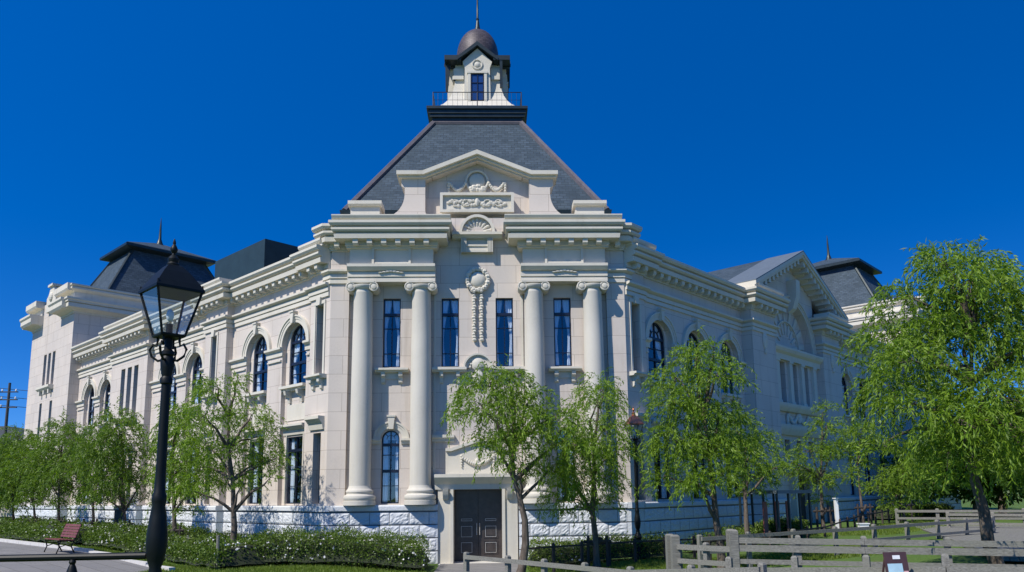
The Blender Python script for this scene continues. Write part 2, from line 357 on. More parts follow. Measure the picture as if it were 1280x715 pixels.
# ---- windows (part), pane and curtain (sub-parts)
def window(fr, c, o, z0, zt, hw, arched=False, cols=2, bars=(), thick=(), curtain='tied'):
    m = MB(fr); fwid = .045; t0, t1 = o - .06, o + .02
    zs = zt - hw if arched else zt
    if arched:
        n = 14
        for i in range(n):
            a0, a1 = math.pi * i / n, math.pi * (i + 1) / n
            m.prism([(c + (hw) * math.cos(a0), zs + hw * math.sin(a0)), (c + hw * math.cos(a1), zs + hw * math.sin(a1)), (c + (hw - fwid) * math.cos(a1), zs + (hw - fwid) * math.sin(a1)), (c + (hw - fwid) * math.cos(a0), zs + (hw - fwid) * math.sin(a0))], t0, t1)
        for i in range(8):
            a0, a1 = math.pi * i / 8, math.pi * (i + 1) / 8; r1, r0 = hw * .48, hw * .44
            m.prism([(c + r1 * math.cos(a0), zs + r1 * math.sin(a0)), (c + r1 * math.cos(a1), zs + r1 * math.sin(a1)), (c + r0 * math.cos(a1), zs + r0 * math.sin(a1)), (c + r0 * math.cos(a0), zs + r0 * math.sin(a0))], t0 + .02, t1 - .01)
        for a0 in (math.pi * .25, math.pi * .75):
            dx, dz = math.cos(a0), math.sin(a0); px, pz = -dz * .012, dx * .012
            m.prism([(c + dx * hw * .46 + px, zs + dz * hw * .46 + pz), (c + dx * (hw - .02) + px, zs + dz * (hw - .02) + pz), (c + dx * (hw - .02) - px, zs + dz * (hw - .02) - pz), (c + dx * hw * .46 - px, zs + dz * hw * .46 - pz)], t0 + .02, t1 - .01)
    else: m.box(c - hw + fwid, c + hw - fwid, t0, t1, zt - fwid, zt)
    m.box(c - hw, c - hw + fwid, t0, t1, z0, zs); m.box(c + hw - fwid, c + hw, t0, t1, z0, zs); m.box(c - hw + fwid, c + hw - fwid, t0, t1, z0, z0 + fwid)
    for i in range(1, cols):
        x = c - hw + 2 * hw * i / cols; wd = .018 if cols == 2 else .013
        m.box(x - wd, x + wd, t0 + .015, t1 - .004, z0 + fwid, (zs + hw * (.95 if abs(x - c) < .01 else .8)) if arched else zt - fwid)
    for b in bars: m.box(c - hw + fwid, c + hw - fwid, t0 + .01, t1 - .008, b - .012, b + .012)
    for b in thick: m.box(c - hw + fwid, c + hw - fwid, t0 - .01, t1 + .012, b - .05, b + .05)
    wn = m.build('window', M['frame'], mus)
    g_ = MB(fr); poly = arch(c, z0, zs, hw - .01) if arched else rect(c, z0, zt, hw - .01)
    g_.add([(a, o - .03, z) for a, z in poly], [list(range(len(poly)))]); g_.build('pane', M['glass'], wn)
    if curtain:
        cm = MB(fr); zc = zs if arched else zt
        for sd in (-1, 1):
            nz, nx = 12, 10; P = []
            rnd = random.uniform(-.22, .12)
            for j in range(nz + 1):
                t = j / nz; z = zc - (zc - z0) * t * .985
                if curtain == 'tied': full = 1 - .62 * math.sin(min(1, t / .62) * math.pi / 2) ** 1.6 + max(0, t - .62) * .45
                else: full = .55 + .1 * math.sin(t * 3)
                full = min(1, full + rnd)
                for i in range(nx + 1):
                    u = i / nx; x = c + sd * (hw - (hw) * full * u); P.append((x, o - .10 - .025 * math.sin(u * 19 + t * 2) , z))
            cm.add(P, [(j * (nx + 1) + i, j * (nx + 1) + i + 1, (j + 1) * (nx + 1) + i + 1, (j + 1) * (nx + 1) + i) for j in range(nz) for i in range(nx)])
        if arched:
            pp = arch(c, zs - .02, zs, hw - .03, 12); cm.add([(a, o - .09 - .01 * (i % 2), z) for i, (a, z) in enumerate(pp)], [list(range(len(pp)))])
        cm.build('curtain', M['curtain'], wn, smooth=True, ang=80)
    return wn
def slit_back(fr, c, o, z0, z1, hw): pass

# ---- ornaments
def hood_sill(T, c, z, hw, o, brackets=True, d=.3):
    T.extr([(o, z - .14), (o + d * .6, z - .14), (o + d * .75, z - .08), (o + d, z - .07), (o + d, z), (o, z)], c - hw, c + hw)
    if brackets:
        for sd in (-1, 1):
            x = c + sd * hw * .52
            T.extr([(o, z - .14), (o + d * .72, z - .14), (o + d * .68, z - .26), (o + d * .34, z - .34), (o + d * .28, z - .48), (o, z - .54)], x - .07, x + .07)
        T.box(c - hw * .4, c + hw * .4, o, o + .05, z - .36, z - .14)
def arch_mould(T, c, zs, r0, r1, o, d=.09, n=20, key=True, keytop=.12, fr=None):
    for (ra, rb, dd) in ((r0, r0 + (r1 - r0) * .45, d * .6), (r0 + (r1 - r0) * .45, r1 - .04, d * .85), (r1 - .06, r1, d * 1.25)):
        rings = []
        for i in range(n + 1):
            a = math.pi * i / n; ca, sa = math.cos(a), math.sin(a)
            rings.append([(c + ra * ca, o - .02, zs + ra * sa), (c + rb * ca, o - .02, zs + rb * sa), (c + rb * ca, o + dd, zs + rb * sa), (c + ra * ca, o + dd, zs + ra * sa)])
        T.loft(rings, fr=fr)
    if key:
        T.prism([(c - .075, zs + r0 - .04), (c + .075, zs + r0 - .04), (c + .12, zs + r1 + keytop), (c - .12, zs + r1 + keytop)], o, o + d * 2.0, fr)
        T.box(c - .15, c + .15, o, o + d * 2.3, zs + r1 + keytop, zs + r1 + keytop + .06, fr)
def arch_bay(W, T, c, o, fr, glass=.6):
    """tall recess with an arched upper and a rectangular lower window"""
    rec = o - .17; z0 = PL
    inner_o = [(c - .85, z0), (c + .85, z0), (c + .85, 7.95)] + [(c + .85 * math.cos(math.pi * i / 20), 7.95 + .85 * math.sin(math.pi * i / 20)) for i in range(21)][1:]
    up = arch(c, 6.45, 8.15, glass); lo = rect(c, 2.12, 4.55, .56)
    W.panel(inner_o, [up, lo], rec, .12)
    window(fr, c, rec - .07, 6.45, 8.75, glass, True, 2, (7.72, 6.9), (8.12, 7.3))
    window(fr, c, rec - .07, 2.12, 4.55, .56, False, 2, (3.45, 2.75), (4.05,), curtain='side')
    T.extr([(rec, 6.25), (rec + .15, 6.25), (rec + .2, 6.33), (rec + .3, 6.34), (rec + .3, 6.44), (rec, 6.44)], c - .84, c + .84)
    for sd in (-1, 1): T.extr([(rec, 5.8), (rec + .08, 5.8), (rec + .12, 6.0), (rec + .26, 6.1), (rec + .3, 6.25), (rec, 6.25)], c + sd * .42 - .07, c + sd * .42 + .07)
    T.box(c - .62, c + .62, rec, rec + .03, 5.15, 5.75)
    T.extr([(rec, 4.62), (rec + .05, 4.62), (rec + .08, 4.78), (rec + .2, 4.86), (rec + .26, 4.92), (rec + .26, 5.0), (rec, 5.0)], c - .8, c + .8)
    T.box(c - .62, c - .56, rec, rec + .05, 2.12, 4.62); T.box(c + .56, c + .62, rec, rec + .05, 2.12, 4.62)
    arch_mould(T, c, 7.95, .85, 1.13, o, key=True, keytop=.08)
    T.cut('window_surround')
    return inner_o
def impost(T, a0, a1, o):
    """pilaster capital between arches"""
    T.extr([(o, 7.44), (o + .06, 7.44), (o + .06, 7.50), (o, 7.50)], a0 + .04, a1 - .04)
    T.extr([(o, 7.64), (o + .05, 7.64), (o + .05, 7.82), (o + .09, 7.85), (o + .16, 7.89), (o + .16, 7.97), (o, 7.97)], a0 - .06, a1 + .06)
    T.cut('pilaster_capital')
def narrow_bay(W, T, c, o, fr, hw=.24):
    window(fr, c, o - .30, 6.6, 9.12, hw, False, 1, (7.4, 8.2), (), curtain=None)
    window(fr, c, o - .30, 2.12, 4.55, hw, False, 1, (3.3,), (), curtain=None)
    hood_sill(T, c, 6.58, hw + .26, o)
    T.extr([(o, 4.66), (o + .06, 4.66), (o + .1, 4.86), (o + .2, 4.98), (o + .26, 5.02), (o + .26, 5.12), (o, 5.12)], c - hw - .2, c + hw + .2)
    for sd in (-1, 1): T.box(c + sd * (hw + .07) - .05, c + sd * (hw + .07) + .05, o, o + .04, 6.6, 9.14)
    T.box(c - hw - .12, c + hw + .12, o, o + .05, 9.14, 9.26)
    T.prism([(c - .1, 9.1), (c + .1, 9.1), (c + .14, 9.38), (c - .14, 9.38)], o, o + .12)
    T.cut('window_surround')
    return [rect(c, 6.6, 9.12, hw), rect(c, 2.12, 4.55, hw)]

WT = 10.9
def seg_wall(key, a0, a1, o, holes, depth=.36, z0=PL, z1=WT):
    wall[key].panel([(a0, z0), (a1, z0), (a1, z1), (a0, z1)], holes, o, depth)
# ---- left wing
W, T = wall['L'], trim['L']
hs_ = narrow_bay(W, T, .52, .1, FL); seg_wall('L', 0.0, 1.15, .1, hs_)
W.box(1.149, 1.151, -.05, .1, PL, WT)
for (a0, a1, cs) in ((1.15, 7.25, (2.37, 5.15)), (9.2, 15.4, (10.75, 13.4)), (20.1, 26.1, (21.6, 24.1))):
    hh = [arch_bay(W, T, c, 0, FL) for c in cs]; seg_wall('L', a0, a1, 0, hh)
    ed = [a0] + [v for c in cs for v in (c - .85, c + .85)] + [a1]
    for i in range(0, len(ed), 2): impost(T, ed[i] + (.07 if i == 0 else 0), ed[i + 1] - (.07 if i + 2 >= len(ed) else 0), 0)
hs_ = narrow_bay(W, T, 8.3, .3, FL); seg_wall('L', 7.25, 9.2, .3, hs_)
for a in (7.25, 9.2, 15.4, 20.1): W.box(a - .001, a + .001, -.05, .3, PL, WT)
def triple(key, fr, cs, hw, o, zz=((6.45, 8.95), (2.12, 4.55))):
    out = []
    for c in cs:
        for i, (z0, z1) in enumerate(zz): window(fr, c, o - .28, z0, z1, hw, False, 1, (z0 + (z1 - z0) * .33, z0 + (z1 - z0) * .66), (), curtain=None); out.append(rect(c, z0, z1, hw))
    return out
hh = triple('L', FL, (16.75, 17.6, 18.45), .27, .3); seg_wall('L', 15.4, 20.1, .3, hh)
T.extr([(.3, 6.2), (.45, 6.2), (.6, 6.3), (.6, 6.43), (.3, 6.43)], 16.2, 19.0); T.extr([(.3, 4.7), (.4, 4.7), (.55, 4.9), (.55, 5.05), (.3, 5.05)], 16.2, 19.0)
T.cut('window_ledge')
# ---- right wing
W, T = wall['R'], trim['R']
hs_ = narrow_bay(W, T, .52, .1, FR); seg_wall('R', 0.0, 1.15, .1, hs_); W.box(1.149, 1.151, -.05, .1, PL, WT)
for (a0, a1, cs) in ((1.15, 9.0, (2.29, 4.97, 7.68)), (19.2, 31.6, (21.2, 23.9, 26.6, 29.3))):
    hh = [arch_bay(W, T, c, 0, FR) for c in cs]; seg_wall('R', a0, a1, 0, hh)
    ed = [a0] + [v for c in cs for v in (c - .85, c + .85)] + [a1]
    for i in range(0, len(ed), 2): impost(T, ed[i] + (.07 if i == 0 else 0), ed[i + 1] - (.07 if i + 2 >= len(ed) else 0), 0)
for a0, a1 in ((9.0, 11.3), (16.9, 19.2)):
    seg_wall('R', a0, a1, .5, [], z1=WT)
    W.box(a0 - .001, a0 + .001, -.3, .5, PL, WT); W.box(a1 - .001, a1 + .001, -.3, .5, PL, WT)
    c = (a0 + a1) / 2
    T.ball(c, .52, 9.05, .42, .2, .1, 10); T.ball(c, .56, 9.1, .2, .12, .1, 8); T.ball(c, .54, 8.55, .14, .08, .08, 8)
    T.cut('carved_drop')
# gabled pavilion centre
GC = 14.1
def gz_roof(s): return 11.55 + 2.35 * (1 - abs(s - GC) / 5.25)
holes = [rect(c, 6.42, 8.45, .27) for c in (12.75, 14.1, 15.45)] + [rect(c, 3.9, 4.75, .3) for c in (12.75, 14.1, 15.45)] + [rect(GC, .75, 3.05, .95)]
wall['R'].panel([(11.3, .3), (16.9, .3), (16.9, 9.2), (11.3, 9.2)], holes, .12, .35)
for c in (12.75, 14.1, 15.45):
    window(FR, c, -.14, 6.42, 8.45, .27, False, 2, (7.0, 7.5), (7.95,), curtain=None); window(FR, c, -.14, 3.9, 4.75, .3, False, 2, (4.3,), (), curtain=None)
for c in (11.95, 13.42, 14.78, 16.25):
    T.box(c - .17, c + .17, .12, .26, 6.42, 8.5); T.box(c - .22, c + .22, .12, .3, 8.4, 8.52); T.box(c - .21, c + .21, .12, .3, 6.42, 6.55)
T.cut('window_mullion')
T.extr([(.12, 8.5), (.3, 8.5), (.32, 8.75), (.45, 8.85), (.52, 8.98), (.52, 9.08), (.12, 9.08)], 11.32, 16.88)
T.extr([(.12, 6.05), (.3, 6.05), (.42, 6.2), (.46, 6.3), (.46, 6.41), (.12, 6.41)], 11.32, 16.88)
T.extr([(.12, 4.95), (.26, 4.95), (.4, 5.15), (.44, 5.3), (.44, 5.42), (.12, 5.42)], 11.32, 16.88)
T.extr([(.12, 3.2), (.5, 3.2), (.7, 3.35), (.7, 3.5), (.12, 3.5)], 12.3, 15.9)
T.cut('window_ledge')
for sd in (-1, 1):
    T.box(GC + sd * 1.25 - .18, GC + sd * 1.25 + .18, .12, .4, .5, 3.2)
    for i in range(9):                                              # carved swag
        t = i / 8; T.ball(GC + sd * (.15 + 1.0 * t), .17, 5.92 - .34 * math.sin(math.pi * t), .11, .11, .09, 8)
T.ball(GC, .2, 5.8, .26, .18, .12, 10); T.ball(GC - 1.3, .18, 5.7, .28, .1, .08, 8); T.ball(GC + 1.3, .18, 5.7, .28, .1, .08, 8)
T.cut('carved_swag')
# tympanum with fan relief
tym = [(11.3, 9.2), (16.9, 9.2), (16.9, gz_roof(16.9)), (GC, gz_roof(GC)), (11.3, gz_roof(11.3))]
nich = arch(GC, 9.21, 9.25, 2.35, 28)
W.panel(tym, [nich], .1, .35); W.add([(a, -.25, z) for a, z in nich], [list(range(len(nich)))])
arch_mould(T, GC, 9.25, 2.35, 2.6, .1, .12, 28, key=False)
arch_mould(T, GC, 9.25, 1.3, 1.42, -.25, .1, 24, key=False)
T.extr([(.1, 11.0), (.35, 11.2), (.55, 11.75), (.6, 12.3), (.6, 12.6), (.1, 12.6)], GC - .22, GC + .22)
for i in range(9):
    a = math.pi * (i + .5) / 9
    T.prism([(GC + .75 * math.cos(a - .05), 9.25 + .75 * math.sin(a - .05)), (GC + 2.2 * math.cos(a - .065), 9.25 + 2.2 * math.sin(a - .065)), (GC + 2.2 * math.cos(a + .065), 9.25 + 2.2 * math.sin(a + .065)), (GC + .75 * math.cos(a + .05), 9.25 + .75 * math.sin(a + .05))], -.25, -.19)
T.cut('fan_relief')
# ---- front
W, T = wall['F'], trim['F']
holes = []
for c in (-3.06, -1.0, .92, 2.98):
    holes.append(rect(c, 6.8, 9.28, .31)); window(FF, c, -.12, 6.8, 9.28, .31, False, 2, (8.2, 7.3), (8.7,), 'tied'); 
for c in (-3.05, 2.98):
    holes.append(arch(c, 2.1, 4.29, .31)); window(FF, c, -.12, 2.1, 4.6, .31, True, 2, (3.75, 2.7), (4.1, 3.2), 'side')
holes += [rect(-.05, .02, 2.55, .82)]
wall['F'].panel([(-4.6, -.1), (4.6, -.1), (4.6, 12.2), (-4.6, 12.2)], holes, 0, .14)
wall['F'].reveal(rect(-.05, .02, 2.55, .82), -.1, -.5)
for a, b in ((-5.2, -4.55), (4.55, 5.2)):
    wall['F'].box(*((b - .001, b + .001) if a < 0 else (a - .001, a + .001)), -.1, .15, PL, WT + .6)
# corner wrap piers join front pier and wing ressault
for fr, sg in ((FL, -1), (FR, 1)):
    q = isect(FF, .15, fr, .1)
    m = wall['F']; A = xy(FF, sg * 4.55, .15); Bq = q; Cq = xy(fr, 1.15, .1); Dq = xy(fr, 1.15, -.2); Eq = xy(FF, sg * 4.55, -.2)
    P = [A, Bq]
    m.add([(*p, z) for p in P for z in (PL, WT + .6)], [(0, 1, 3, 2)], uvs=[(p[0], z) for p in P for z in (PL, WT + .6)], fr=FW)
    P = [Bq, xy(fr, 0.0, .1)]
    m.add([(*p, z) for p in P for z in (PL, WT)], [(0, 1, 3, 2)], uvs=[(p[0], z) for p in P for z in (PL, WT)], fr=FW)
# centre string and carved details
T.extr([(0, 9.75), (.5, 9.75)] + [(.5, 9.89), (.47, 9.9), (.47, 9.92), (.53, 9.93), (.53, 10.08), (.49, 10.09), (.49, 10.12), (.58, 10.14), (.68, 10.26), (.68, 10.36), (0, 10.36)], -4.56, -1.5)
T.cut('architrave')
T.extr([(0, 9.75), (.5, 9.75)] + [(.5, 9.89), (.47, 9.9), (.47, 9.92), (.53, 9.93), (.53, 10.08), (.49, 10.09), (.49, 10.12), (.58, 10.14), (.68, 10.26), (.68, 10.36), (0, 10.36)], 1.5, 4.56)
T.cut('architrave')
for sg in (-1, 1):
    a0, a1 = sorted((sg * 1.58, sg * 4.5))
    T.box(a0, a1, 0, .46, 10.36, 11.1)
    # framed panel on the frieze
    c = (a0 + a1) / 2
    T.box(c - .68, c - .6, .46, .54, 10.4, 11.0); T.box(c + .6, c + .68, .46, .54, 10.4, 11.0); T.box(c - .6, c + .6, .46, .54, 10.92, 11.0); T.box(c - .6, c + .6, .46, .515, 10.4, 10.46)
    for i in range(7):                                              # small wreath on the architrave
        t = (i - 3) / 3; T.ball(c + t * .36, .56, 10.12 - .06 * abs(t), .05 - .008 * abs(t * 3), .09, .05, 6)
    T.cut('frieze_block')
    # window sills
    hood_sill(T, sg * 3.02, 6.74, .58, 0, d=.3)
    a0, a1 = sorted((sg * 1.62, sg * .42)); T.extr([(0, 6.6), (.18, 6.6), (.22, 6.66), (.28, 6.67), (.28, 6.76), (0, 6.76)], a0, a1)
    for x in (sg * 1.3, sg * .72): T.extr([(0, 6.6), (.2, 6.6), (.18, 6.46), (.08, 6.4), (.06, 6.24), (0, 6.2)], x - .06, x + .06)
    T.cut('window_sill')
    # lower arched window surround
    arch_mould(T, sg * 3.02, 4.29, .38, .62, 0, .08, keytop=.14)
    for s2 in (-1, 1): T.extr([(0, 4.12), (.06, 4.12), (.09, 4.2), (.13, 4.24), (.13, 4.31), (0, 4.31)], *sorted((sg * 3.02 + s2 * .34, sg * 3.02 + s2 * .72)))
    T.cut('window_surround')
    # string at first floor either side of the door
    T.extr([(0, 4.18), (.07, 4.18), (.1, 4.28), (.15, 4.32), (.15, 4.42), (0, 4.42)], *sorted((sg * 1.62, sg * .85)))
    T.box(*sorted((sg * 1.58, sg * 1.5)), 0, .04, PL, 9.75)
    T.cut('string_course')
arch_mould(T, -.02, 6.74, .34, .52, 0, .14, key=False); T.ball(-.02, .05, 6.88, .26, .24, .12, 12); T.ball(-.02, .08, 6.4, .3, .2, .1, 10)
for i in range(8): a = math.pi * i / 7; T.ball(-.02 + .28 * math.cos(a), .06, 6.78 + .24 * math.sin(a), .06, n=6)
T.cut('carved_crest')
# medallion with two hanging ribbons
for i in range(22):
    a = 2 * math.pi * i / 22; T.ball(-.02 + .37 * math.cos(a), .09, 9.93 + .39 * math.sin(a), .085 + .02 * (i % 2), n=7)
T.ball(-.02, .06, 9.93, .30, .29, .14, 20)
for i in range(10): T.ball(-.02 + random.uniform(-.2, .2), .14, 9.53 + random.uniform(-.06, .05), .07, n=6)
for sd in (-1, 1):
    for i in range(17): T.ball(-.02 + sd * .13 + .015 * math.sin(i * 2.1), .07, 9.35 - i * .1, .065, .075 + .012 * math.sin(i * 1.7), .08, 6)
T.cut('medallion')
# shell niche
for i in range(18):
    a0, a1 = math.pi * i / 18, math.pi * (i + 1) / 18; c = -.03
    T.prism([(c + .64 * math.cos(a0), 11.64 + .66 * math.sin(a0)), (c + .64 * math.cos(a1), 11.64 + .66 * math.sin(a1)), (c + .54 * math.cos(a1), 11.64 + .56 * math.sin(a1)), (c + .54 * math.cos(a0), 11.64 + .56 * math.sin(a0))], 0, .28)
for i in range(9):
    a = math.pi * (i + .5) / 9; ca, sa = math.cos(a), math.sin(a)
    T.tube([(-.03 + .12 * ca, .08, 11.66 + .12 * sa), (-.03 + .34 * ca, .15, 11.66 + .35 * sa), (-.03 + .5 * ca, .12, 11.66 + .52 * sa)], [.02, .05, .06], 8)
T.extr([(0, 11.42), (.22, 11.42), (.3, 11.5), (.38, 11.52), (.38, 11.62), (0, 11.62)], -.92, .86)
T.box(-.6, .54, 0, .1, 10.95, 11.42); T.extr([(0, 10.92), (.2, 10.92), (.2, 11.02), (.16, 11.04), (.16, 11.12), (.2, 11.14), (.2, 11.2), (0, 11.2)], -.42, .36)
for x in (-.6, .34):
    for j in range(4): T.box(x + .05 * j, x + .05 * j + .035, 0, .26, 10.9, 11.42)
T.cut('shell_niche')
# door surround, portal panel
for sg in (-1, 1):
    x0, x1 = sorted((-.05 + sg * .82, -.05 + sg * 1.34)); T.box(x0, x1, 0, .32, -.1, 2.55)
    T.box(*sorted((-.05 + sg * .82, -.05 + sg * .92)), .32, .38, -.1, 2.55)
    xx = -.05 + sg * 1.08; T.extr([(.32, 2.2), (.4, 2.22), (.5, 2.36), (.56, 2.55), (.32, 2.55)], xx - .09, xx + .09)
T.extr([(0, 2.55), (.36, 2.55), (.38, 2.72), (.46, 2.8), (.56, 2.9), (.6, 2.95), (.6, 3.06), (0, 3.06)], -1.5, 1.4)
T.prism([(-1.15, 3.06), (-1.15, 3.85), (-.95, 3.85), (-.05, 4.15), (.85, 3.85), (1.05, 3.85), (1.05, 3.06)], 0, .10)
T.prism([(-1.15, 3.85), (-.95, 3.85), (-.05, 4.15), (.85, 3.85), (1.05, 3.85), (1.05, 3.95), (.87, 3.95), (-.05, 4.27), (-.97, 3.95), (-1.15, 3.95)], .0, .2)
for i in range(15):
    t = i / 14; T.ball(-.55 + 1.0 * t, .14, 3.62 - .22 * math.sin(math.pi * t), .055 + .02 * math.sin(math.pi * t), n=7)
for x in (-.6, .5):
    for j in range(5): T.ball(x, .13, 3.68 - .09 * j, .055 - .006 * j, n=6)
T.ball(-.05, .14, 3.5, .12, .1, .07, 8)
T.cut('door_surround')
# plaque and pediment above the cornice
PW = MB(FF)
ped = [(-4.4, 11.7), (4.4, 11.7), (4.4, 12.25), (3.4, 12.25)] + \
      [(2.62 + .74 * (1 - math.cos(R_(a))), 13.12 - .87 * math.sin(R_(a))) for a in range(90, -1, -10)] + \
      [(2.62, 13.35), (2.74, 13.42), (2.74, 13.78), (1.94, 13.78), (-.02, 14.58), (-1.96, 13.78), (-2.76, 13.78), (-2.76, 13.42), (-2.64, 13.35)] + \
      [(-2.64 - .74 * (1 - math.cos(R_(a))), 13.12 - .87 * math.sin(R_(a))) for a in range(0, 91, 10)] + [(-3.4, 12.25), (-4.4, 12.25)]
niche = [(-1.9, 12.5)] + [(-1.9 + .38 * (1 - math.cos(R_(a))), 12.5 - .3 * math.sin(R_(a))) for a in range(0, 91, 15)][1:] + [(1.48 + .38 * math.sin(R_(a)), 12.2 + .3 * (1 - math.cos(R_(a)))) for a in range(0, 91, 15)] + [(1.86, 13.66), (-.02, 14.4), (-1.9, 13.66)]
seen = []
for q in niche:
    if not seen or math.hypot(q[0] - seen[-1][0], q[1] - seen[-1][1]) > .01: seen.append(q)
niche = seen
PW.panel(ped, [niche], .14, .34); PW.add([(a, -.2, z) for a, z in niche], [list(range(len(niche)))]); PW.add([(a, -.6, z) for a, z in ped], [list(range(len(ped)))]); PW.reveal(ped, .14, -.6)
PW.build('pediment_wall', M['wall'], mus)
T.prism([(-2.92, 13.78), (-1.95, 13.78), (-.02, 14.56), (1.93, 13.78), (2.9, 13.78), (2.9, 13.92), (1.96, 13.92), (-.02, 14.72), (-1.98, 13.92), (-2.92, 13.92)], -.7, .38)
T.prism([(-2.86, 13.7), (-1.93, 13.7), (-.02, 14.48), (1.91, 13.7), (2.84, 13.7), (2.84, 13.78), (1.93, 13.78), (-.02, 14.56), (-1.95, 13.78), (-2.86, 13.78)], -.62, .26)
T.cut('pediment_coping')
T.box(-1.3, 1.24, -.2, .12, 12.4, 13.14)
for z0, z1 in ((12.4, 12.5), (13.04, 13.14)): T.box(-1.36, 1.3, .12, .24, z0, z1)
for x0, x1 in ((-1.36, -1.26), (1.2, 1.3)): T.box(x0, x1, .12, .24, 12.5, 13.04)
rl = random.Random(3)
for i in range(46):                                                 # scrolled leaf relief on the plaque
    t = i / 45; x = -1.05 + 2.04 * t; r = .13 if i % 2 else .09
    T.ball(x + rl.uniform(-.03, .03), .13, 12.77 + rl.uniform(-.11, .11), .045 + rl.random() * .03, .07, .055, 6)
for sd in (-1, 1):
    for c in (.38, .78):
        T.tube([(-.03 + sd * (c + .13 * math.cos(a * .6)), .15, 12.77 + .12 * math.sin(a * .6)) for a in range(10)], .025, 6)
T.ball(-.03, .15, 12.8, .16, .09, .07, 8)
T.cut('carved_plaque')
# roundel with swags in the pediment
for i in range(24):
    a = 2 * math.pi * i / 24; b_ = 2 * math.pi * (i + 1) / 24
    T.tube([(-.03 + .4 * math.cos(a), -.14, 13.72 + .4 * math.sin(a)), (-.03 + .4 * math.cos(b_), -.14, 13.72 + .4 * math.sin(b_))], .05, 6)
T.ball(-.03, -.17, 13.72, .3, .3, .1, 14)
for i in range(14): T.ball(-.03 + rl.uniform(-.32, .32), -.06, 13.38 + rl.uniform(-.08, .16) + .0, .1, .12, .1, 7)
for sd in (-1, 1):
    for i in range(11):
        t = i / 10; T.ball(-.03 + sd * (.42 + .55 * t), -.1, 13.62 - .26 * math.sin(math.pi * t) - .02 * t, .075, .06, .07, 7)
    for j in range(6): T.ball(-.03 + sd * 1.03, -.1, 13.62 - .1 * j, .07 - .005 * j, n=6)
T.cut('roundel')
# attic blocks
for sg in (-1, 1):
    x0, x1 = sorted((sg * 3.52, sg * 4.56)); T.box(x0, x1, -.5, .2, 11.8, 12.62); T.extr([(-.58, 12.62), (.28, 12.62), (.34, 12.68), (.34, 12.8), (-.58, 12.8)], x0 - .08, x1 + .08)
    T.cut('attic_block')

for key, lab in (('F', None), ('L', None), ('R', None)):
    wall[key].build('wall', M['wall'], mus)
    trim[key].cut('carved_trim')

# ---- cornices: modillion course, corona and mouldings swept round the plan with mitred returns
def cprof(z, k=1.0, top=True):
    p = [(-.25, z + .0), (.06, z + .0), (.06, z + .06), (.1, z + .08), (.1, z + .24), (.42, z + .24), (.42, z + .25), (.44, z + .40), (.35, z + .41), (.35, z + .46), (.46, z + .475), (.52, z + .53), (.52, z + .60)]
    if top: p += [(.43, z + .61), (.43, z + .66), (.54, z + .675), (.60, z + .75), (.60, z + .84)]
    else: p += [(.44, z + .64)]
    return p + [(-.25, z + (.84 if top else .66))]
def frieze_prof(z): return [(-.1, z), (.06, z), (.06, z + .14), (.025, z + .15), (.025, z + .17), (.09, z + .18), (.09, z + .31), (.05, z + .32), (.05, z + .34), (.15, z + .38), (.2, z + .41), (.2, z + .48), (-.1, z + .48)]
def modillions(m, fr, a0, a1, o, z, step=.5):
    n = max(1, round((a1 - a0) / step))
    for i in range(n):
        a = a0 + (a1 - a0) * (i + .5) / n; m.extr([(o + .08, z + .06), (o + .3, z + .04), (o + .36, z + .09), (o + .37, z + .237), (o + .08, z + .237)], a - .09, a + .09, fr)
cor = MB()
PLn = [xy(FL, 26.1, 0), xy(FL, 20.1, 0), xy(FL, 20.1, .3), xy(FL, 15.4, .3), xy(FL, 15.4, 0), xy(FL, 9.2, 0), xy(FL, 9.2, .3), xy(FL, 7.25, .3), xy(FL, 7.25, 0), xy(FL, 1.15, 0), xy(FL, 1.15, .1), xy(FL, -.05, .1)]
PRn1 = [xy(FR, -.05, .1), xy(FR, 1.15, .1), xy(FR, 1.15, 0), xy(FR, 9.0, 0), xy(FR, 9.0, .5), xy(FR, 11.3, .5), xy(FR, 11.3, 0)]
PRn2 = [xy(FR, 16.9, 0), xy(FR, 16.9, .5), xy(FR, 19.2, .5), xy(FR, 19.2, 0), xy(FR, 31.6, 0)]
for P in (PLn, PRn1, PRn2):
    sf = MB(); sf.sweep(P, frieze_prof(9.36)); sf.cut('string_course')
    cor.sweep(P, cprof(10.28))
for fr, lst in ((FL, ((1.3, 7.1, 0), (.1, 1.1, .1), (7.3, 9.15, .3), (9.35, 15.3, 0), (15.5, 20.0, .3), (20.3, 26, 0))), (FR, ((.1, 1.1, .1), (1.3, 8.9, 0), (9.1, 11.2, .5), (17.0, 19.1, .5), (19.4, 31.4, 0)))):
    for a0, a1, o in lst: modillions(cor, fr, a0, a1, o, 10.28)
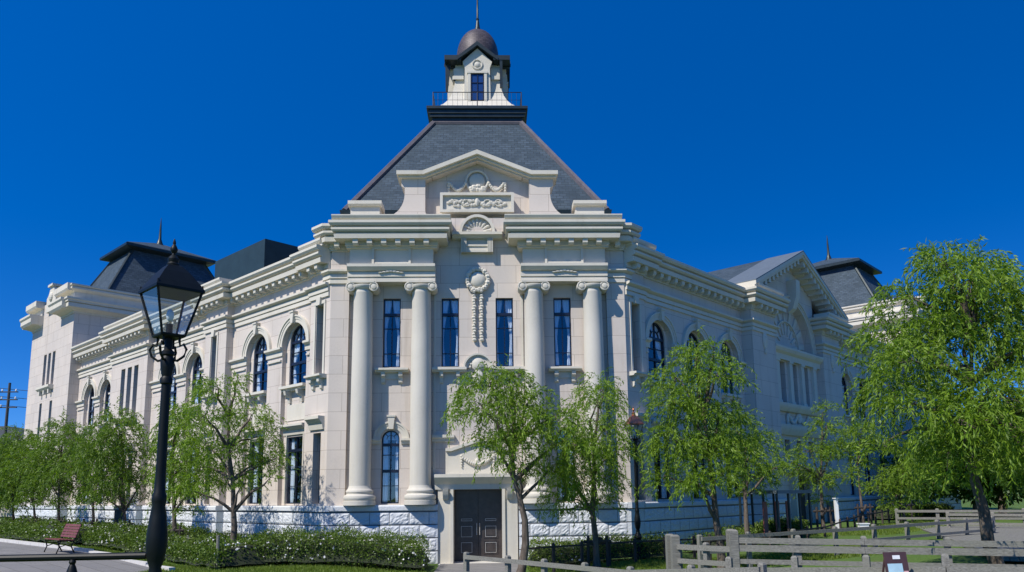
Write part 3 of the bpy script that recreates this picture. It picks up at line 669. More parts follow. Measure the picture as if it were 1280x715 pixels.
# raised blocking courses over the projections
for fr, lst in ((FL, ((-.1, 1.35, .1), (7.1, 9.4, .3), (15.2, 20.3, .3))), (FR, ((-.1, 1.35, .1), (8.9, 11.45, .5), (16.8, 19.3, .5)))):
    for a0, a1, o in lst: cor.extr([(o - .3, 11.115), (o + .4, 11.115), (o + .4, 11.2), (o + .46, 11.24), (o + .5, 11.3), (o + .5, 11.38), (o - .3, 11.38)], a0, a1, fr)
cor.build('cornice', M['trim'], mus)
for sg in (-1, 1):
    cf = MB()
    P = [xy(FF, -1.5, 0), xy(FF, -1.5, .5), xy(FF, -4.55, .5), xy(FF, -4.55, .15), isect(FF, .15, FL, .1), xy(FL, .3, .1)]
    if sg < 0: P = P[::-1]
    else: P = [xy(FF, 1.5, 0), xy(FF, 1.5, .5), xy(FF, 4.55, .5), xy(FF, 4.55, .15), isect(FF, .15, FR, .1), xy(FR, .3, .1)]
    cf.sweep(P, cprof(10.96)); P2 = P[:4][::-1] if False else P
    pier = (P[-3:] if sg > 0 else P[:3]); cf.sweep(pier, frieze_prof(9.78))
    a0, a1 = sorted((sg * 1.5, sg * 4.55)); cf.extr([(.1, 11.795), (1.0, 11.795), (1.0, 11.84), (1.06, 11.88), (1.1, 11.96), (1.1, 12.0), (.1, 12.0)], a0 - (.56 if sg > 0 else .5), a1 + (.5 if sg > 0 else .56), FF)
    modillions(cf, FF, a0 + .05, a1 - .05, .5, 10.96, .5); modillions(cf, FF, *sorted((sg * 4.72, sg * 5.2)), .15, 10.96, .5)
    fr = FL if sg < 0 else FR; modillions(cf, fr, .0, .3, .1, 10.96)
    cf.build('cornice', M['trim'], mus)

# ---- columns (part) with base, shaft, capital
def column(c):
    o = .34; r = .36
    sh = MB(FF); sh.lathe(c, o, [(r * 1.0, 2.62), (r * 1.0, 4.5), (r * .985, 6.2), (r * .95, 7.8), (r * .90, 9.3), (r * .93, 9.34), (r * .93, 9.38), (r * .9, 9.42), (r * .9, 9.5)], 28)
    col = sh.build('column', M['column'], mus, smooth=True)
    b = MB(FF); b.lathe(c, o, [(.54, PL), (.54, 2.2), (.50, 2.21), (.53, 2.26), (.54, 2.32), (.52, 2.38), (.47, 2.40), (.43, 2.43), (.44, 2.47), (.46, 2.5), (.45, 2.55), (.41, 2.58), (.38, 2.64), (.362, 2.7)], 28); b.build('base', M['column'], col, smooth=True)
    k = MB(FF); k.box(c - .42, c + .42, -.0, .68, 9.68, 9.75)
    k.lathe(c, o, [(.33, 9.46), (.36, 9.48), (.42, 9.56), (.42, 9.6), (.38, 9.62)], 20)
    k.box(c - .34, c + .34, .1, .60, 9.6, 9.68)
    for sd in (-1, 1):
        x = c + sd * .40; z = 9.54
        for i in range(20):                                         # volute disc and spiral
            pass
        n = 18; ring = lambda rr, oo: [(x + rr * math.cos(2 * math.pi * i / n), oo, z + rr * math.sin(2 * math.pi * i / n)) for i in range(n)]
        k.loft([ring(.165, .08), ring(.165, .66), ring(.135, .67), ring(.12, .64), ring(.1, .64), ring(.085, .68), ring(.05, .69)])
    for i in range(7): k.ball(c - .2 + .4 * i / 6, .66, 9.585, .035, n=6)
    k.build('capital', M['trim'], col, smooth=True, ang=40)
for c in (-4.02, -1.99, 1.95, 4.02): column(c)

# ---- rock-faced plinth
def plinth(fr, a0, a1, o, zb, seed, zt=1.86, endw=True):
    rn = random.Random(seed); m = MB(fr); core = MB(fr); cap = MB(fr)
    core.box(a0 + .002, a1 - .002, o - .5, o - .035, zb - .5, zt); bh = .42; row = 0; z = zt - .04
    cap.extr([(o - .7, zt), (o + .01, zt), (o + .03, zt + .02), (o + .03, PL - .05), (o, PL - .01), (o - .7, PL)], a0 - (.03 if endw else 0), a1 + (.03 if endw else 0))
    while z > zb:
        a = a0; off = .32 if row % 2 else 0; first = True
        while a < a1 - .01:
            wd = .66 if not (first and off) else .34; first = False; b = min(a + wd, a1)
            if a1 - b < .2: b = a1
            nx, nz = max(4, int((b - a) / .065)), 7; P = []
            for j in range(nz + 1):
                for i in range(nx + 1):
                    u, v = i / nx, j / nz; e = min(u, 1 - u, v * .7, (1 - v) * .7); d = (.008 if e <= 0 else .016 + rn.random() * .026)
                    P.append((a + .008 + (b - a - .016) * u, o - .03 + d, z - bh + .02 + (bh - .035) * v))
            F = [(j * (nx + 1) + i, j * (nx + 1) + i + 1, (j + 1) * (nx + 1) + i + 1, (j + 1) * (nx + 1) + i) for j in range(nz) for i in range(nx)]
            m.add(P, F); a = b
        z -= bh + .012; row += 1
    return m, core, cap
PB = {k: (MB(), MB(), MB()) for k in 'FLR'}; KEY = {id(FF): 'F', id(FL): 'L', id(FR): 'R'}
def merge(A, B):
    b = len(A.v); A.v += B.v; A.uv += B.uv; A.f += [[b + i for i in f] for f in B.f]
sd_ = 0
for fr, segs in ((FF, ((-4.98, -1.42, .42), (1.36, 4.98, .42))), (FL, ((.42, 1.25, .25), (1.25, 7.15, .15), (7.15, 9.3, .45), (9.3, 15.3, .15), (15.3, 16.9, .45), (18.0, 20.2, .45), (20.2, 26.1, .15), (26.0, 34.3, .7))), (FR, ((.42, 1.25, .25), (1.25, 8.9, .15), (8.9, 11.35, .65), (16.85, 19.3, .65), (19.3, 31.6, .15), (31.5, 39.9, .7)))):
    for a0, a1, o in segs:
        M_, C_, K_ = PB[KEY[id(fr)]]; sd_ += 1; a_, b_, c_ = plinth(fr, a0, a1, o, .1, sd_); a_.build('plinth_blocks', M['granite'], mus); b_.build('plinth_core', M['granite_dark'], mus); c_.build('plinth_cap', M['granite'], mus)
# short return faces at the steps
for fr, lst in ((FF, ((-1.42, .0, .42), (1.36, .0, .42))), (FL, ((26.0, .0, .7), (15.3, .1, .45), (7.15, .1, .45))), (FR, ((8.9, .1, .65), (31.5, .1, .7), (11.35, 0, .65)))):
    M_ = PB[KEY[id(fr)]][0]
    for a, o0, o1 in lst:
        z = 1.82
        while z > .1: M_.box(a - .03, a + .03, o0, o1 - .02, z - .40, z, fr); z -= .432
for fr in (FL, FR):                                                 # chamfer wedge between front and wing plinth
    M_, C_, K_ = PB[KEY[id(fr)]]; sg = -1 if fr is FL else 1; A = xy(FF, sg * 4.98, .39); B = isect(FF, .39, fr, .22); C = xy(fr, .45, .22)
    for zt, zb, ex in ((1.82, 1.42, 0), (1.388, .99, 0), (.956, .55, 0), (.53, .1, 0)):
        M_.add([(*A, zt), (*B, zt), (*C, zt), (*A, zb), (*B, zb), (*C, zb)], [(0, 1, 4, 3), (1, 2, 5, 4)], fr=FW)
    A = xy(FF, sg * 5.0, .45); B = isect(FF, .45, fr, .28); C = xy(fr, .45, .28); D = xy(fr, .45, -.3); E = xy(FF, sg * 5.0, -.3)
    K_.loft([[(*q, 1.86) for q in (A, B, C, D, E)], [(*q, PL - .004) for q in (A, B, C, D, E)]], fr=FW)
    A = xy(FF, sg * 5.0, .37); B = isect(FF, .37, fr, .2); C = xy(fr, .45, .2)
    C_.loft([[(*q, -.1) for q in (A, B, C, D, E)], [(*q, 1.86) for q in (A, B, C, D, E)]], fr=FW)
for q3 in PB.values():
    for q, nm, mt in zip(q3, ('plinth_return', 'plinth_core', 'plinth_cap'), ('granite', 'granite_dark', 'granite')):
        if q.f: q.build(nm, M[mt], mus)
# low podium wall that the columns stand on
pb = MB(FF)
for sg in (-1, 1): pb.box(*sorted((sg * 1.5, sg * 5.1)), -.2, .40, 1.9, PL + .004)
pb.build('column_podium', M['trim'], mus)

# ---- door
dr = MB(FF)
dr.box(-.87, -.055, -.52, -.46, .06, 2.55); dr.box(-.045, .77, -.52, -.46, .06, 2.55)
door = dr.build('door', M['door'], mus)
pn = MB(FF)
for x0 in (-.8, .03):
    for z0, z1 in ((.35, .8), (.88, 1.35), (1.42, 1.6)):
        for (xa, xb, za, zb) in ((x0 + .1, x0 + .6, z0, z0 + .02), (x0 + .1, x0 + .6, z1 - .02, z1), (x0 + .1, x0 + .12, z0 + .02, z1 - .02), (x0 + .58, x0 + .6, z0 + .02, z1 - .02)): pn.box(xa, xb, -.46, -.445, za, zb)
        pn.box(x0 + .2, x0 + .5, -.46, -.435, z0 + .1 * (z1 - z0) / .5, z1 - .1 * (z1 - z0) / .5)
pn.build('door_panel', M['door'], door)
pl_ = MB(FF)
for x0 in (-.8, .03):
    for z0, z1 in ((.88, 1.35), (1.42, 1.6), (.35, .8)):
        for (xa, xb, za, zb) in ((x0 + .16, x0 + .54, z0 + .05, z0 + .065), (x0 + .16, x0 + .54, z1 - .065, z1 - .05), (x0 + .16, x0 + .175, z0 + .065, z1 - .065), (x0 + .525, x0 + .54, z0 + .065, z1 - .065)): pl_.box(xa, xb, -.44, -.428, za, zb)
pl_.build('panel_moulding', M['door_trim'], door)
hd = MB(FF); hd.tube([(-.1, -.4, 1.0), (-.1, -.4, 1.4)], .015, 8).box(-.115, -.085, -.46, -.4, 1.02, 1.05).box(-.115, -.085, -.46, -.4, 1.35, 1.38)
hd.tube([(.0, -.4, 1.0), (.0, -.4, 1.4)], .015, 8).build('handle', M['door_trim'], door)
st = MB(FF); st.box(-1.35, 1.25, -.55, .9, -.2, .115); st.build('doorstep', M['kerb'], mus)
dr2 = MB(FR); dr2.box(GC - .95, GC + .95, -.24, -.2, .7, 3.05); dr2.build('side_door', M['door'], mus)
dl = MB(FL); dl.box(16.9, 18.0, .0, .05, .3, 2.05); dl.build('side_door', M['dark_metal'], mus)

# ---- tower roof (square, hipped), platform, cupola
YC = 6.5
def sq(h, z, hy=None, c=(-.08, YC)): hy = hy or h; return [(c[0] - h, c[1] - hy, z), (c[0] + h, c[1] - hy, z), (c[0] + h, c[1] + hy, z), (c[0] - h, c[1] + hy, z)]
def pyramid(m, A, B):
    """four separate faces so the shingle rows get their own UV"""
    for i in range(4):
        a, b, c, d = A[i], A[(i + 1) % 4], B[(i + 1) % 4], B[i]
        w0 = math.dist(a, b); w1 = math.dist(d, c); mid = lambda p, q: tuple((p[k] + q[k]) / 2 for k in range(3)); h = math.dist(mid(a, b), mid(c, d))
        m.add([a, b, c, d], [(0, 1, 2, 3)], uvs=[(-w0 / 2, 0), (w0 / 2, 0), (w1 / 2, h), (-w1 / 2, h)])
def hips(m, A, B, r=.12):
    for i in range(4): m.tube([A[i], B[i]], r, 6)
rf = MB(); A, B = sq(5.02, 13.1), sq(1.9, 18.25); pyramid(rf, A, B); tr = rf.build('tower_roof', M['slate'], mus)
hp = MB(); hips(hp, A, B, .13); hp.tube([B[0], B[1]], .1, 6).tube([B[1], B[2]], .1, 6).tube([B[3], B[0]], .1, 6); hp.build('roof_hip', M['hip'], tr, smooth=True)
gt = MB(); gt.loft([sq(5.12, 12.75), sq(5.18, 13.08), sq(4.95, 13.14)]); gt.build('gutter', M['dark_metal'], mus)
aw = MB(); aw.loft([sq(4.95, 10.5), sq(4.95, 12.78)]); aw.build('tower_attic_wall', M['wall'], mus)
pf = MB(); pf.loft([sq(1.95, 18.15), sq(1.95, 18.45), sq(2.05, 18.48), sq(2.05, 18.6), sq(2.1, 18.62), sq(2.1, 18.78), sq(2.18, 18.8), sq(2.18, 18.92), sq(1.9, 18.94)]); plat = pf.build('platform', M['dark_metal'], mus)
rl_ = MB()
for z in (19.68, 19.32, 19.02):
    c4 = sq(1.92, z)
    for i in range(4): rl_.tube([c4[i], c4[(i + 1) % 4]], .018 if z > 19.5 else .008, 6)
c4 = sq(1.92, 18.9)
for i in range(4):
    a, b = Vector(c4[i]), Vector(c4[(i + 1) % 4])
    for j in range(18):
        q = a.lerp(b, j / 18); rl_.tube([q, q + Vector((0, 0, .78))], .024 if j in (0, 9) else .006, 5)
rl_.build('railing', M['frame'], plat)
cb = MB(); cb.loft([sq(h, z) for h, z in ((1.66, 18.93), (1.64, 19.22), (1.50, 19.36), (1.32, 19.62), (1.18, 19.92), (1.08, 20.25), (1.02, 20.6), (1.0, 21.5))])
fr4 = [Frame((-.08, YC, 0), (1, 0, 0), (0, -1, 0)), Frame((-.08, YC, 0), (0, 1, 0), (1, 0, 0)), Frame((-.08, YC, 0), (-1, 0, 0), (0, 1, 0)), Frame((-.08, YC, 0), (0, -1, 0), (-1, 0, 0))]
for q in fr4:
    cb.prism([(-.60, 18.93), (.60, 18.93), (.56, 21.2), (.66, 21.5), (0, 22.15), (-.66, 21.5), (-.56, 21.2)], .9, 1.30, q)
    for sd in (-1, 1):
        cb.box(*sorted((sd * .30, sd * .42)), 1.30, 1.38, 19.05, 20.9, q); cb.box(*sorted((sd * .62, sd * 1.08)), .95, 1.12, 20.75, 20.92, q)
        cb.box(*sorted((sd * .6, sd * 1.04)), .95, 1.08, 20.92, 21.3, q)
    cb.box(-.46, .46, 1.30, 1.40, 20.9, 21.0, q)
    for i in range(16):
        a = 2 * math.pi * i / 16; b_ = 2 * math.pi * (i + 1) / 16
        cb.tube([(.22 * math.cos(a), 1.32, 21.35 + .22 * math.sin(a)), (.22 * math.cos(b_), 1.32, 21.35 + .22 * math.sin(b_))], .035, 6, q)
    cb.ball(0, 1.3, 21.35, .14, .14, .07, 10, q)
cup = cb.build('cupola', M['trim'], mus)
for q in fr4[:2] + fr4[3:]:
    wm = MB(q)
    wm.box(-.28, .28, 1.305, 1.325, 19.6, 20.88)
    wn = MB(q)
    for x in (-.28, -.01, .25): wn.box(x, x + .03, 1.325, 1.36, 19.6, 20.88)
    for z in (19.6, 20.02, 20.44, 20.85): wn.box(-.28, .28, 1.327, 1.355, z, z + .03)
    f_ = wn.build('cupola_window', M['frame'], mus); gm = wm.build('pane', bpy.data.materials.get('cupola_glass') or plain('cupola_glass', (.02, .05, .16), .08, 0, .1, 3, spec=.8), f_)
ev = MB(); 
for sx in (-1, 1):
    for sy in (-1, 1):
        x0, x1 = sorted((-.08 + sx * .72, -.08 + sx * 1.46)); y0, y1 = sorted((YC + sy * .72, YC + sy * 1.46)); ev.box(x0, x1, y0, y1, 21.5, 21.72)
ev.loft([sq(.95, 21.52), sq(.95, 21.8)])
for q in fr4:
    P = [(-.92, 21.62), (0, 22.38), (.92, 21.62), (.92, 21.46), (0, 22.18), (-.92, 21.46)]
    ev.prism(P, .6, 1.50, q)
    ev.prism([(-1.44, 21.5), (-1.2, 21.5), (-1.32, 20.2), (-1.42, 20.2)], 1.0, 1.12, q)
ev.build('eaves', M['dark_metal'], cup)
dm = MB(); prof = [(.98 * math.cos(R_(t)) ** .85 if t < 90 else .0, 22.35 + 1.42 * math.sin(R_(t))) for t in range(0, 90, 6)]
dm.lathe(-.08, YC, [(.86, 21.6), (.93, 21.8), (.965, 22.05)] + prof + [(.12, 23.78), (.1, 23.82)], 32); dome = dm.build('dome', M['dome'], mus, smooth=True, ang=50)
sp = MB(); sp.lathe(-.08, YC, [(.2, 23.72), (.18, 23.8), (.11, 24.0), (.07, 24.3), (.06, 24.36), (.085, 24.42), (.05, 24.48), (.04, 25.2), (.03, 26.2), (.008, 27.4)], 12); sp.build('spire', M['dark_metal'], dome, smooth=True)

# ---- flat roofs of the wings, back walls, gable roof, plant box
rw = MB()
for fr, end in ((FL, 34.2), (FR, 39.9)):
    rw.box(-.5, end, -13.5, -.3, 10.7, 10.95, fr)
rw.add([(-5.2, .3, 10.8), (5.2, .3, 10.8), (5.2, 12, 10.8), (-5.2, 12, 10.8)], [(0, 1, 2, 3)], fr=FW)
rw.build('flat_roof', M['roof_flat'], mus)
bw = MB()
for fr, end in ((FL, 34.2), (FR, 39.9)):
    bw.box(8, end, -13.7, -13.5, -.1, 10.95, fr); bw.box(end - .2, end, -13.5, -.6, -.1, 10.95, fr)
bw.build('back_wall', M['far_wall'], mus)
fl = MB()
for fr, end in ((FL, 34), (FR, 39.6)):
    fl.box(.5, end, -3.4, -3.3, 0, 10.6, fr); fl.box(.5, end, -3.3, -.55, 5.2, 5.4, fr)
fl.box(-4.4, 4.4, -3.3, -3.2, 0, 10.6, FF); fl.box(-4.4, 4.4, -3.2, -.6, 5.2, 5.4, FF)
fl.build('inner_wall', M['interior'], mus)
gr = MB(FR); hw = 5.35
for sd in (-1, 1):
    a0, a1 = GC, GC + sd * hw; z0, z1 = 14.0, 11.52
    P = [(a0, -13, z0), (a1, -13, z1), (a1, -.9, z1), (a0, -.9, z0)]; L_ = math.hypot(hw, z0 - z1)
    gr.add(P, [(0, 1, 2, 3)], uvs=[(0, L_), (0, 0), (12, 0), (12, L_)])
gro = gr.build('gable_roof', M['slate'], mus)
fb = MB(FR)
for sd in (-1, 1):
    a0, a1 = GC, GC + sd * (hw + .1); z0, z1 = 14.03, 11.5
    fb.loft([[(a0, -.9, z0), (a0, .985, z0), (a0, .985, z0 - .04), (a0, -.9, z0 - .04)], [(a1, -.9, z1), (a1, .985, z1), (a1, .985, z1 - .04), (a1, -.9, z1 - .04)]])
fb.build('roof_flashing', M['lead'], gro)
rc = MB(FR); sl_ = (13.98 - 11.45) / 5.45
for sd in (-1, 1):
    def q(a, dz): return (GC + sd * a, 13.98 - sl_ * a + dz)
    for (z0, z1, o0, o1) in ((-.17, 0, -.3, .98), (-.30, -.17, -.2, .92), (-.48, -.30, .0, .52)):
        P = [q(0, z1), q(5.45, z1), q(5.45, z0), q(0, z0)]; rc.prism(P, o0, o1)
    for i in range(12):
        a = .35 + i * .42; zt = 13.98 - sl_ * a - .30; rc.box(*sorted((GC + sd * (a - .11), GC + sd * (a + .11))), .13, .84, zt - .24, zt + .02)
rc.build('raking_cornice', M['trim'], mus)
pbx = MB(FL); pbx.box(10.9, 16.2, -6.2, -3.2, 10.95, 14.92); pbx.build('roof_plant_box', M['plant_box'], mus)

# ---- end towers
def end_tower(fr, s0, s1, seed):
    o1, o0 = .55, -11.8; W = MB(fr); T = MB(fr); c = (s0 + s1) / 2
    hol = [rect(c + d, 9.3, 11.35, .27) for d in (-.85, 0, .85)]
    hol += [rect(c + d, 5.9, 8.3, .24) for d in (-1.0, 1.0)] + [rect(c + d, 2.3, 4.5, .3) for d in (-1.2, 1.2)]
    W.panel([(s0, PL), (s1, PL), (s1, 13.4), (s1 - 2.1, 13.4), (s1 - 2.1, 14.7), (s0 + 2.3, 14.7), (s0 + 2.3, 13.4), (s0, 13.4)], hol, o1, .35)
    for h in hol: window(fr, (h[0][0] + h[1][0]) / 2, o1 - .28, h[0][1], h[2][1], (h[1][0] - h[0][0]) / 2, False, 1, ((h[0][1] + h[2][1]) / 2,), (), curtain=None)
    for a in (s0, s1): W.add([(a, o1, .1), (a, o0, .1), (a, o0, 13.4), (a, o1, 13.4)], [(0, 1, 2, 3)])
    W.add([(s0, o0, .1), (s1, o0, .1), (s1, o0, 13.4), (s0, o0, 13.4)], [(0, 1, 2, 3)])
    W.build('wall', M['far_wall'], mus)
    T.extr([(o1, 9.0), (o1 + .15, 9.0), (o1 + .3, 9.12), (o1 + .3, 9.26), (o1, 9.26)], c - 1.25, c + 1.25)
    for x in (c - .9, c, c + .9): T.box(x - .1, x + .1, o1, o1 + .2, 8.75, 9.0)
    # cornice and attic all round, stepped over the corner bays
    flip = fr is FL
    P = [xy(fr, s1 - 2.1, o1), xy(fr, s1, o1), xy(fr, s1, o0), xy(fr, s0, o0), xy(fr, s0, o1), xy(fr, s0 + 2.3, o1)]
    if flip: P = P[::-1]                                             # outward stays on the right
    T.sweep(P, [(-.2, 13.2), (.05, 13.2), (.05, 13.3), (.32, 13.42), (.5, 13.46), (.5, 13.68), (.42, 13.69), (.42, 13.73), (.55, 13.75), (.55, 13.82), (.62, 13.9), (.62, 14.0), (-.2, 14.0)])
    T.sweep(P, [(-.4, 14.0), (.1, 14.0), (.1, 14.45), (.2, 14.5), (.32, 14.6), (.32, 14.70), (.25, 14.71), (.25, 14.75), (.36, 14.8), (.36, 14.88), (-.4, 14.88)])
    for a0, a1 in ((s0 - .08, s0 + 2.34), (s1 - 2.14, s1 + .08)):
        T.extr([(o1 - .1, 13.42), (o1 + .62, 13.42), (o1 + .72, 13.55), (o1 + .72, 13.8), (o1 + .8, 13.9), (o1 + .8, 14.03), (o1 - .1, 14.03)], a0, a1)
        T.extr([(o1 - .3, 14.5), (o1 + .42, 14.5), (o1 + .5, 14.62), (o1 + .5, 14.94), (o1 - .3, 14.94)], a0, a1)
    # arched gable ornament between
    T.prism([(c - .9, 14.0), (c + .9, 14.0), (c + .9, 14.9), (c + .55, 15.1), (c + .3, 15.55), (c - .3, 15.55), (c - .55, 15.1), (c - .9, 14.9)], o1 - .35, o1 + .18)
    T.ball(c, o1 + .2, 14.9, .3, .3, .12, 12); T.extr([(o1 - .4, 15.55), (o1 + .3, 15.55), (o1 + .3, 15.68), (o1 - .4, 15.68)], c - .45, c + .45)
    T.build('cornice', M['trim'], mus)
    oc = (o0 + o1) / 2
    def rs(ha, ho, z): return [tuple(fr.p(c - ha, oc + ho, z)), tuple(fr.p(c + ha, oc + ho, z)), tuple(fr.p(c + ha, oc - ho, z)), tuple(fr.p(c - ha, oc - ho, z))]
    A, B = rs(3.4, 4.3, 14.85), rs(1.75, 2.3, 18.6); mr = MB(); pyramid(mr, A, B); ro = mr.build('mansard_roof', M['slate'], mus)
    hp = MB(); hips(hp, A, B, .1); hp.build('roof_hip', M['dark_metal'], ro)
    cp = MB(); cp.loft([rs(1.8, 2.35, 18.4), rs(2.4, 3.0, 18.52), rs(2.4, 3.0, 18.68), rs(2.35, 2.95, 18.72)]); cp.build('cap_eaves', M['dark_metal'], ro)
    cr = MB(); pyramid(cr, rs(2.35, 2.95, 18.73), rs(.12, .4, 19.75)); cr.build('cap_roof', M['slate'], ro)
    sp = MB(); q = fr.p(c, oc, 0); sp.lathe(q.x, q.y, [(.3, 19.65), (.2, 19.85), (.1, 20.15), (.07, 20.8), (.05, 21.2), (.01, 21.7)], 10); sp.build('finial', M['dark_metal'], ro, smooth=True)
end_tower(FL, 26.1, 34.2, 1); end_tower(FR, 31.6, 39.7, 2)

# ================================================================== trees
def set_tone(me, tone):
    a = me.attributes.new('tone', 'FLOAT', 'FACE'); a.data.foreach_set('value', tone.astype(np.float32))
def leaf_mesh(name, mat, Pc, D, Ln, Wd, parent, rng, kind=None):
    """one rhombic leaf per row: start point, direction, length, width"""
    n = len(Pc); D = D / np.linalg.norm(D, axis=1, keepdims=True)
    sx = np.cross(D, rng.normal(size=(n, 3))); sx /= np.linalg.norm(sx, axis=1, keepdims=True) + 1e-9
    V = np.empty((n, 4, 3)); V[:, 0] = Pc; V[:, 1] = Pc + D * (Ln * .42)[:, None] + sx * (Wd * .5)[:, None]; V[:, 2] = Pc + D * Ln[:, None]; V[:, 3] = Pc + D * (Ln * .42)[:, None] - sx * (Wd * .5)[:, None]
    me = bpy.data.meshes.new(name); me.vertices.add(n * 4); me.vertices.foreach_set('co', V.reshape(-1))
    me.loops.add(n * 4); me.loops.foreach_set('vertex_index', np.arange(n * 4, dtype=np.int32))
    me.polygons.add(n); me.polygons.foreach_set('loop_start', np.arange(0, n * 4, 4, dtype=np.int32)); me.update(calc_edges=True)
    me.materials.append(mat); set_tone(me, np.clip(rng.normal(.5, .28, n), 0, 1))
    o = bpy.data.objects.new(name, me); COL.objects.link(o)
    if parent is not None: o.parent = parent; o.matrix_parent_inverse = Matrix.Translation(-parent.location) if parent.parent is None else Matrix.Identity(4)
    return o
def willow(idx, base, trk, blobs, label, mat, lw=1.0, dens=1.0, rad=.11, sl=1.0, br=1.0, group='willows planted round the museum'):
    rng = np.random.default_rng(100 + idx); X, Y = base; gzb = gz(X, Y)
    root = empty('willow_tree', (X, Y, gzb), label, 'tree', group)
    tb = MB(); nodes = [(X, Y, gzb - .1), (X + .0 + trk[0][0] * .5, Y, gzb + .3)] + [(X + dx, Y + rng.normal() * .03, z) for dx, z in trk]
    # dense resample with a little wobble
    n = len(nodes); rr = [rad * 1.35] + [rad * (1.05 - .75 * i / (n - 1)) for i in range(1, n)]
    tb.tube(nodes, rr, 9)
    spread = max(b[2] for b in blobs) * 1.1
    xm = np.mean([b[0] for b in blobs]); wid = max(abs(b[0] - xm) for b in blobs) + .3
    Pc, Dd, Ln, Wd = [], [], [], []
    for bi, (dx, bz, r) in enumerate(blobs):
        r *= br
        edge = min(1, abs(dx - xm) / wid); dy = rng.uniform(-1, 1) * wid * .75 * math.sqrt(max(.05, 1 - edge ** 2))
        c = np.array([X + dx, Y + dy, bz])
        # limb from the nearest lower trunk node to the clump
        q = np.array(min(nodes[(5 if rad > .135 else 3):], key=lambda q: abs(q[0] - c[0]) * .5 + abs(bz - .7 - q[2]))); mid = (q + c) / 2 + np.array([rng.normal() * .08, rng.normal() * .08, .12 + .1 * r]); mid[2] = max(mid[2], q[2] + .15); top = c + np.array([0, 0, r * .35])
        L_ = np.linalg.norm(c - q); r0 = min(rad * .62, .02 + .028 * L_ * rad / .11)
        pts = [tuple(q), tuple(q + (mid - q) * .5 + rng.normal(size=3) * .03), tuple(mid), tuple((mid + top) / 2 + rng.normal(size=3) * .04), tuple(top)]
        tb.tube(pts, [r0, r0 * .8, r0 * .6, r0 * .42, .008], 6)
        ns = int(74 * dens * (r / .5) ** 1.9) + 8
        for s in range(ns):
            u = rng.normal(size=3); u /= np.linalg.norm(u); u *= rng.random() ** .45; st = c + u * np.array([r, r * 1.05, r * .8]); st[2] += r * .12
            if s % 16 == 0:                                       # a bare twig out to the strand
                tb.tube([tuple(c + (top - c) * rng.random()), tuple((c + st) / 2 + np.array([0, 0, .05])), tuple(st)], [.012, .008, .004], 4, caps=False)
            d = np.array([u[0] * 1.1, u[1] * 1.1, .35 + rng.random() * .5]); d /= np.linalg.norm(d)
            step = .052 * lw ** .5; k = int((sl * r * rng.uniform(.6, 1.6) * (1.75 if rng.random() < .16 else 1) + .12) / step); p = st.copy(); droop = rng.uniform(.13, .24)
            for j in range(k):
                d = d + np.array([0, 0, -droop]) + rng.normal(size=3) * .07; d /= np.linalg.norm(d); p = p + d * step
                for _ in range(2):
                    ld = d * .7 + rng.normal(size=3) * .45 + np.array([0, 0, -.35]); Pc.append(p + rng.normal(size=3) * .008); Dd.append(ld); Ln.append(rng.uniform(.08, .16) * lw); Wd.append(rng.uniform(.020, .033) * lw)
    tb.build('trunk', M['bark'], root, smooth=True, ang=60)
    leaf_mesh('crown', mat, np.array(Pc), np.array(Dd), np.array(Ln), np.array(Wd), root, rng)
    return root, len(Pc)
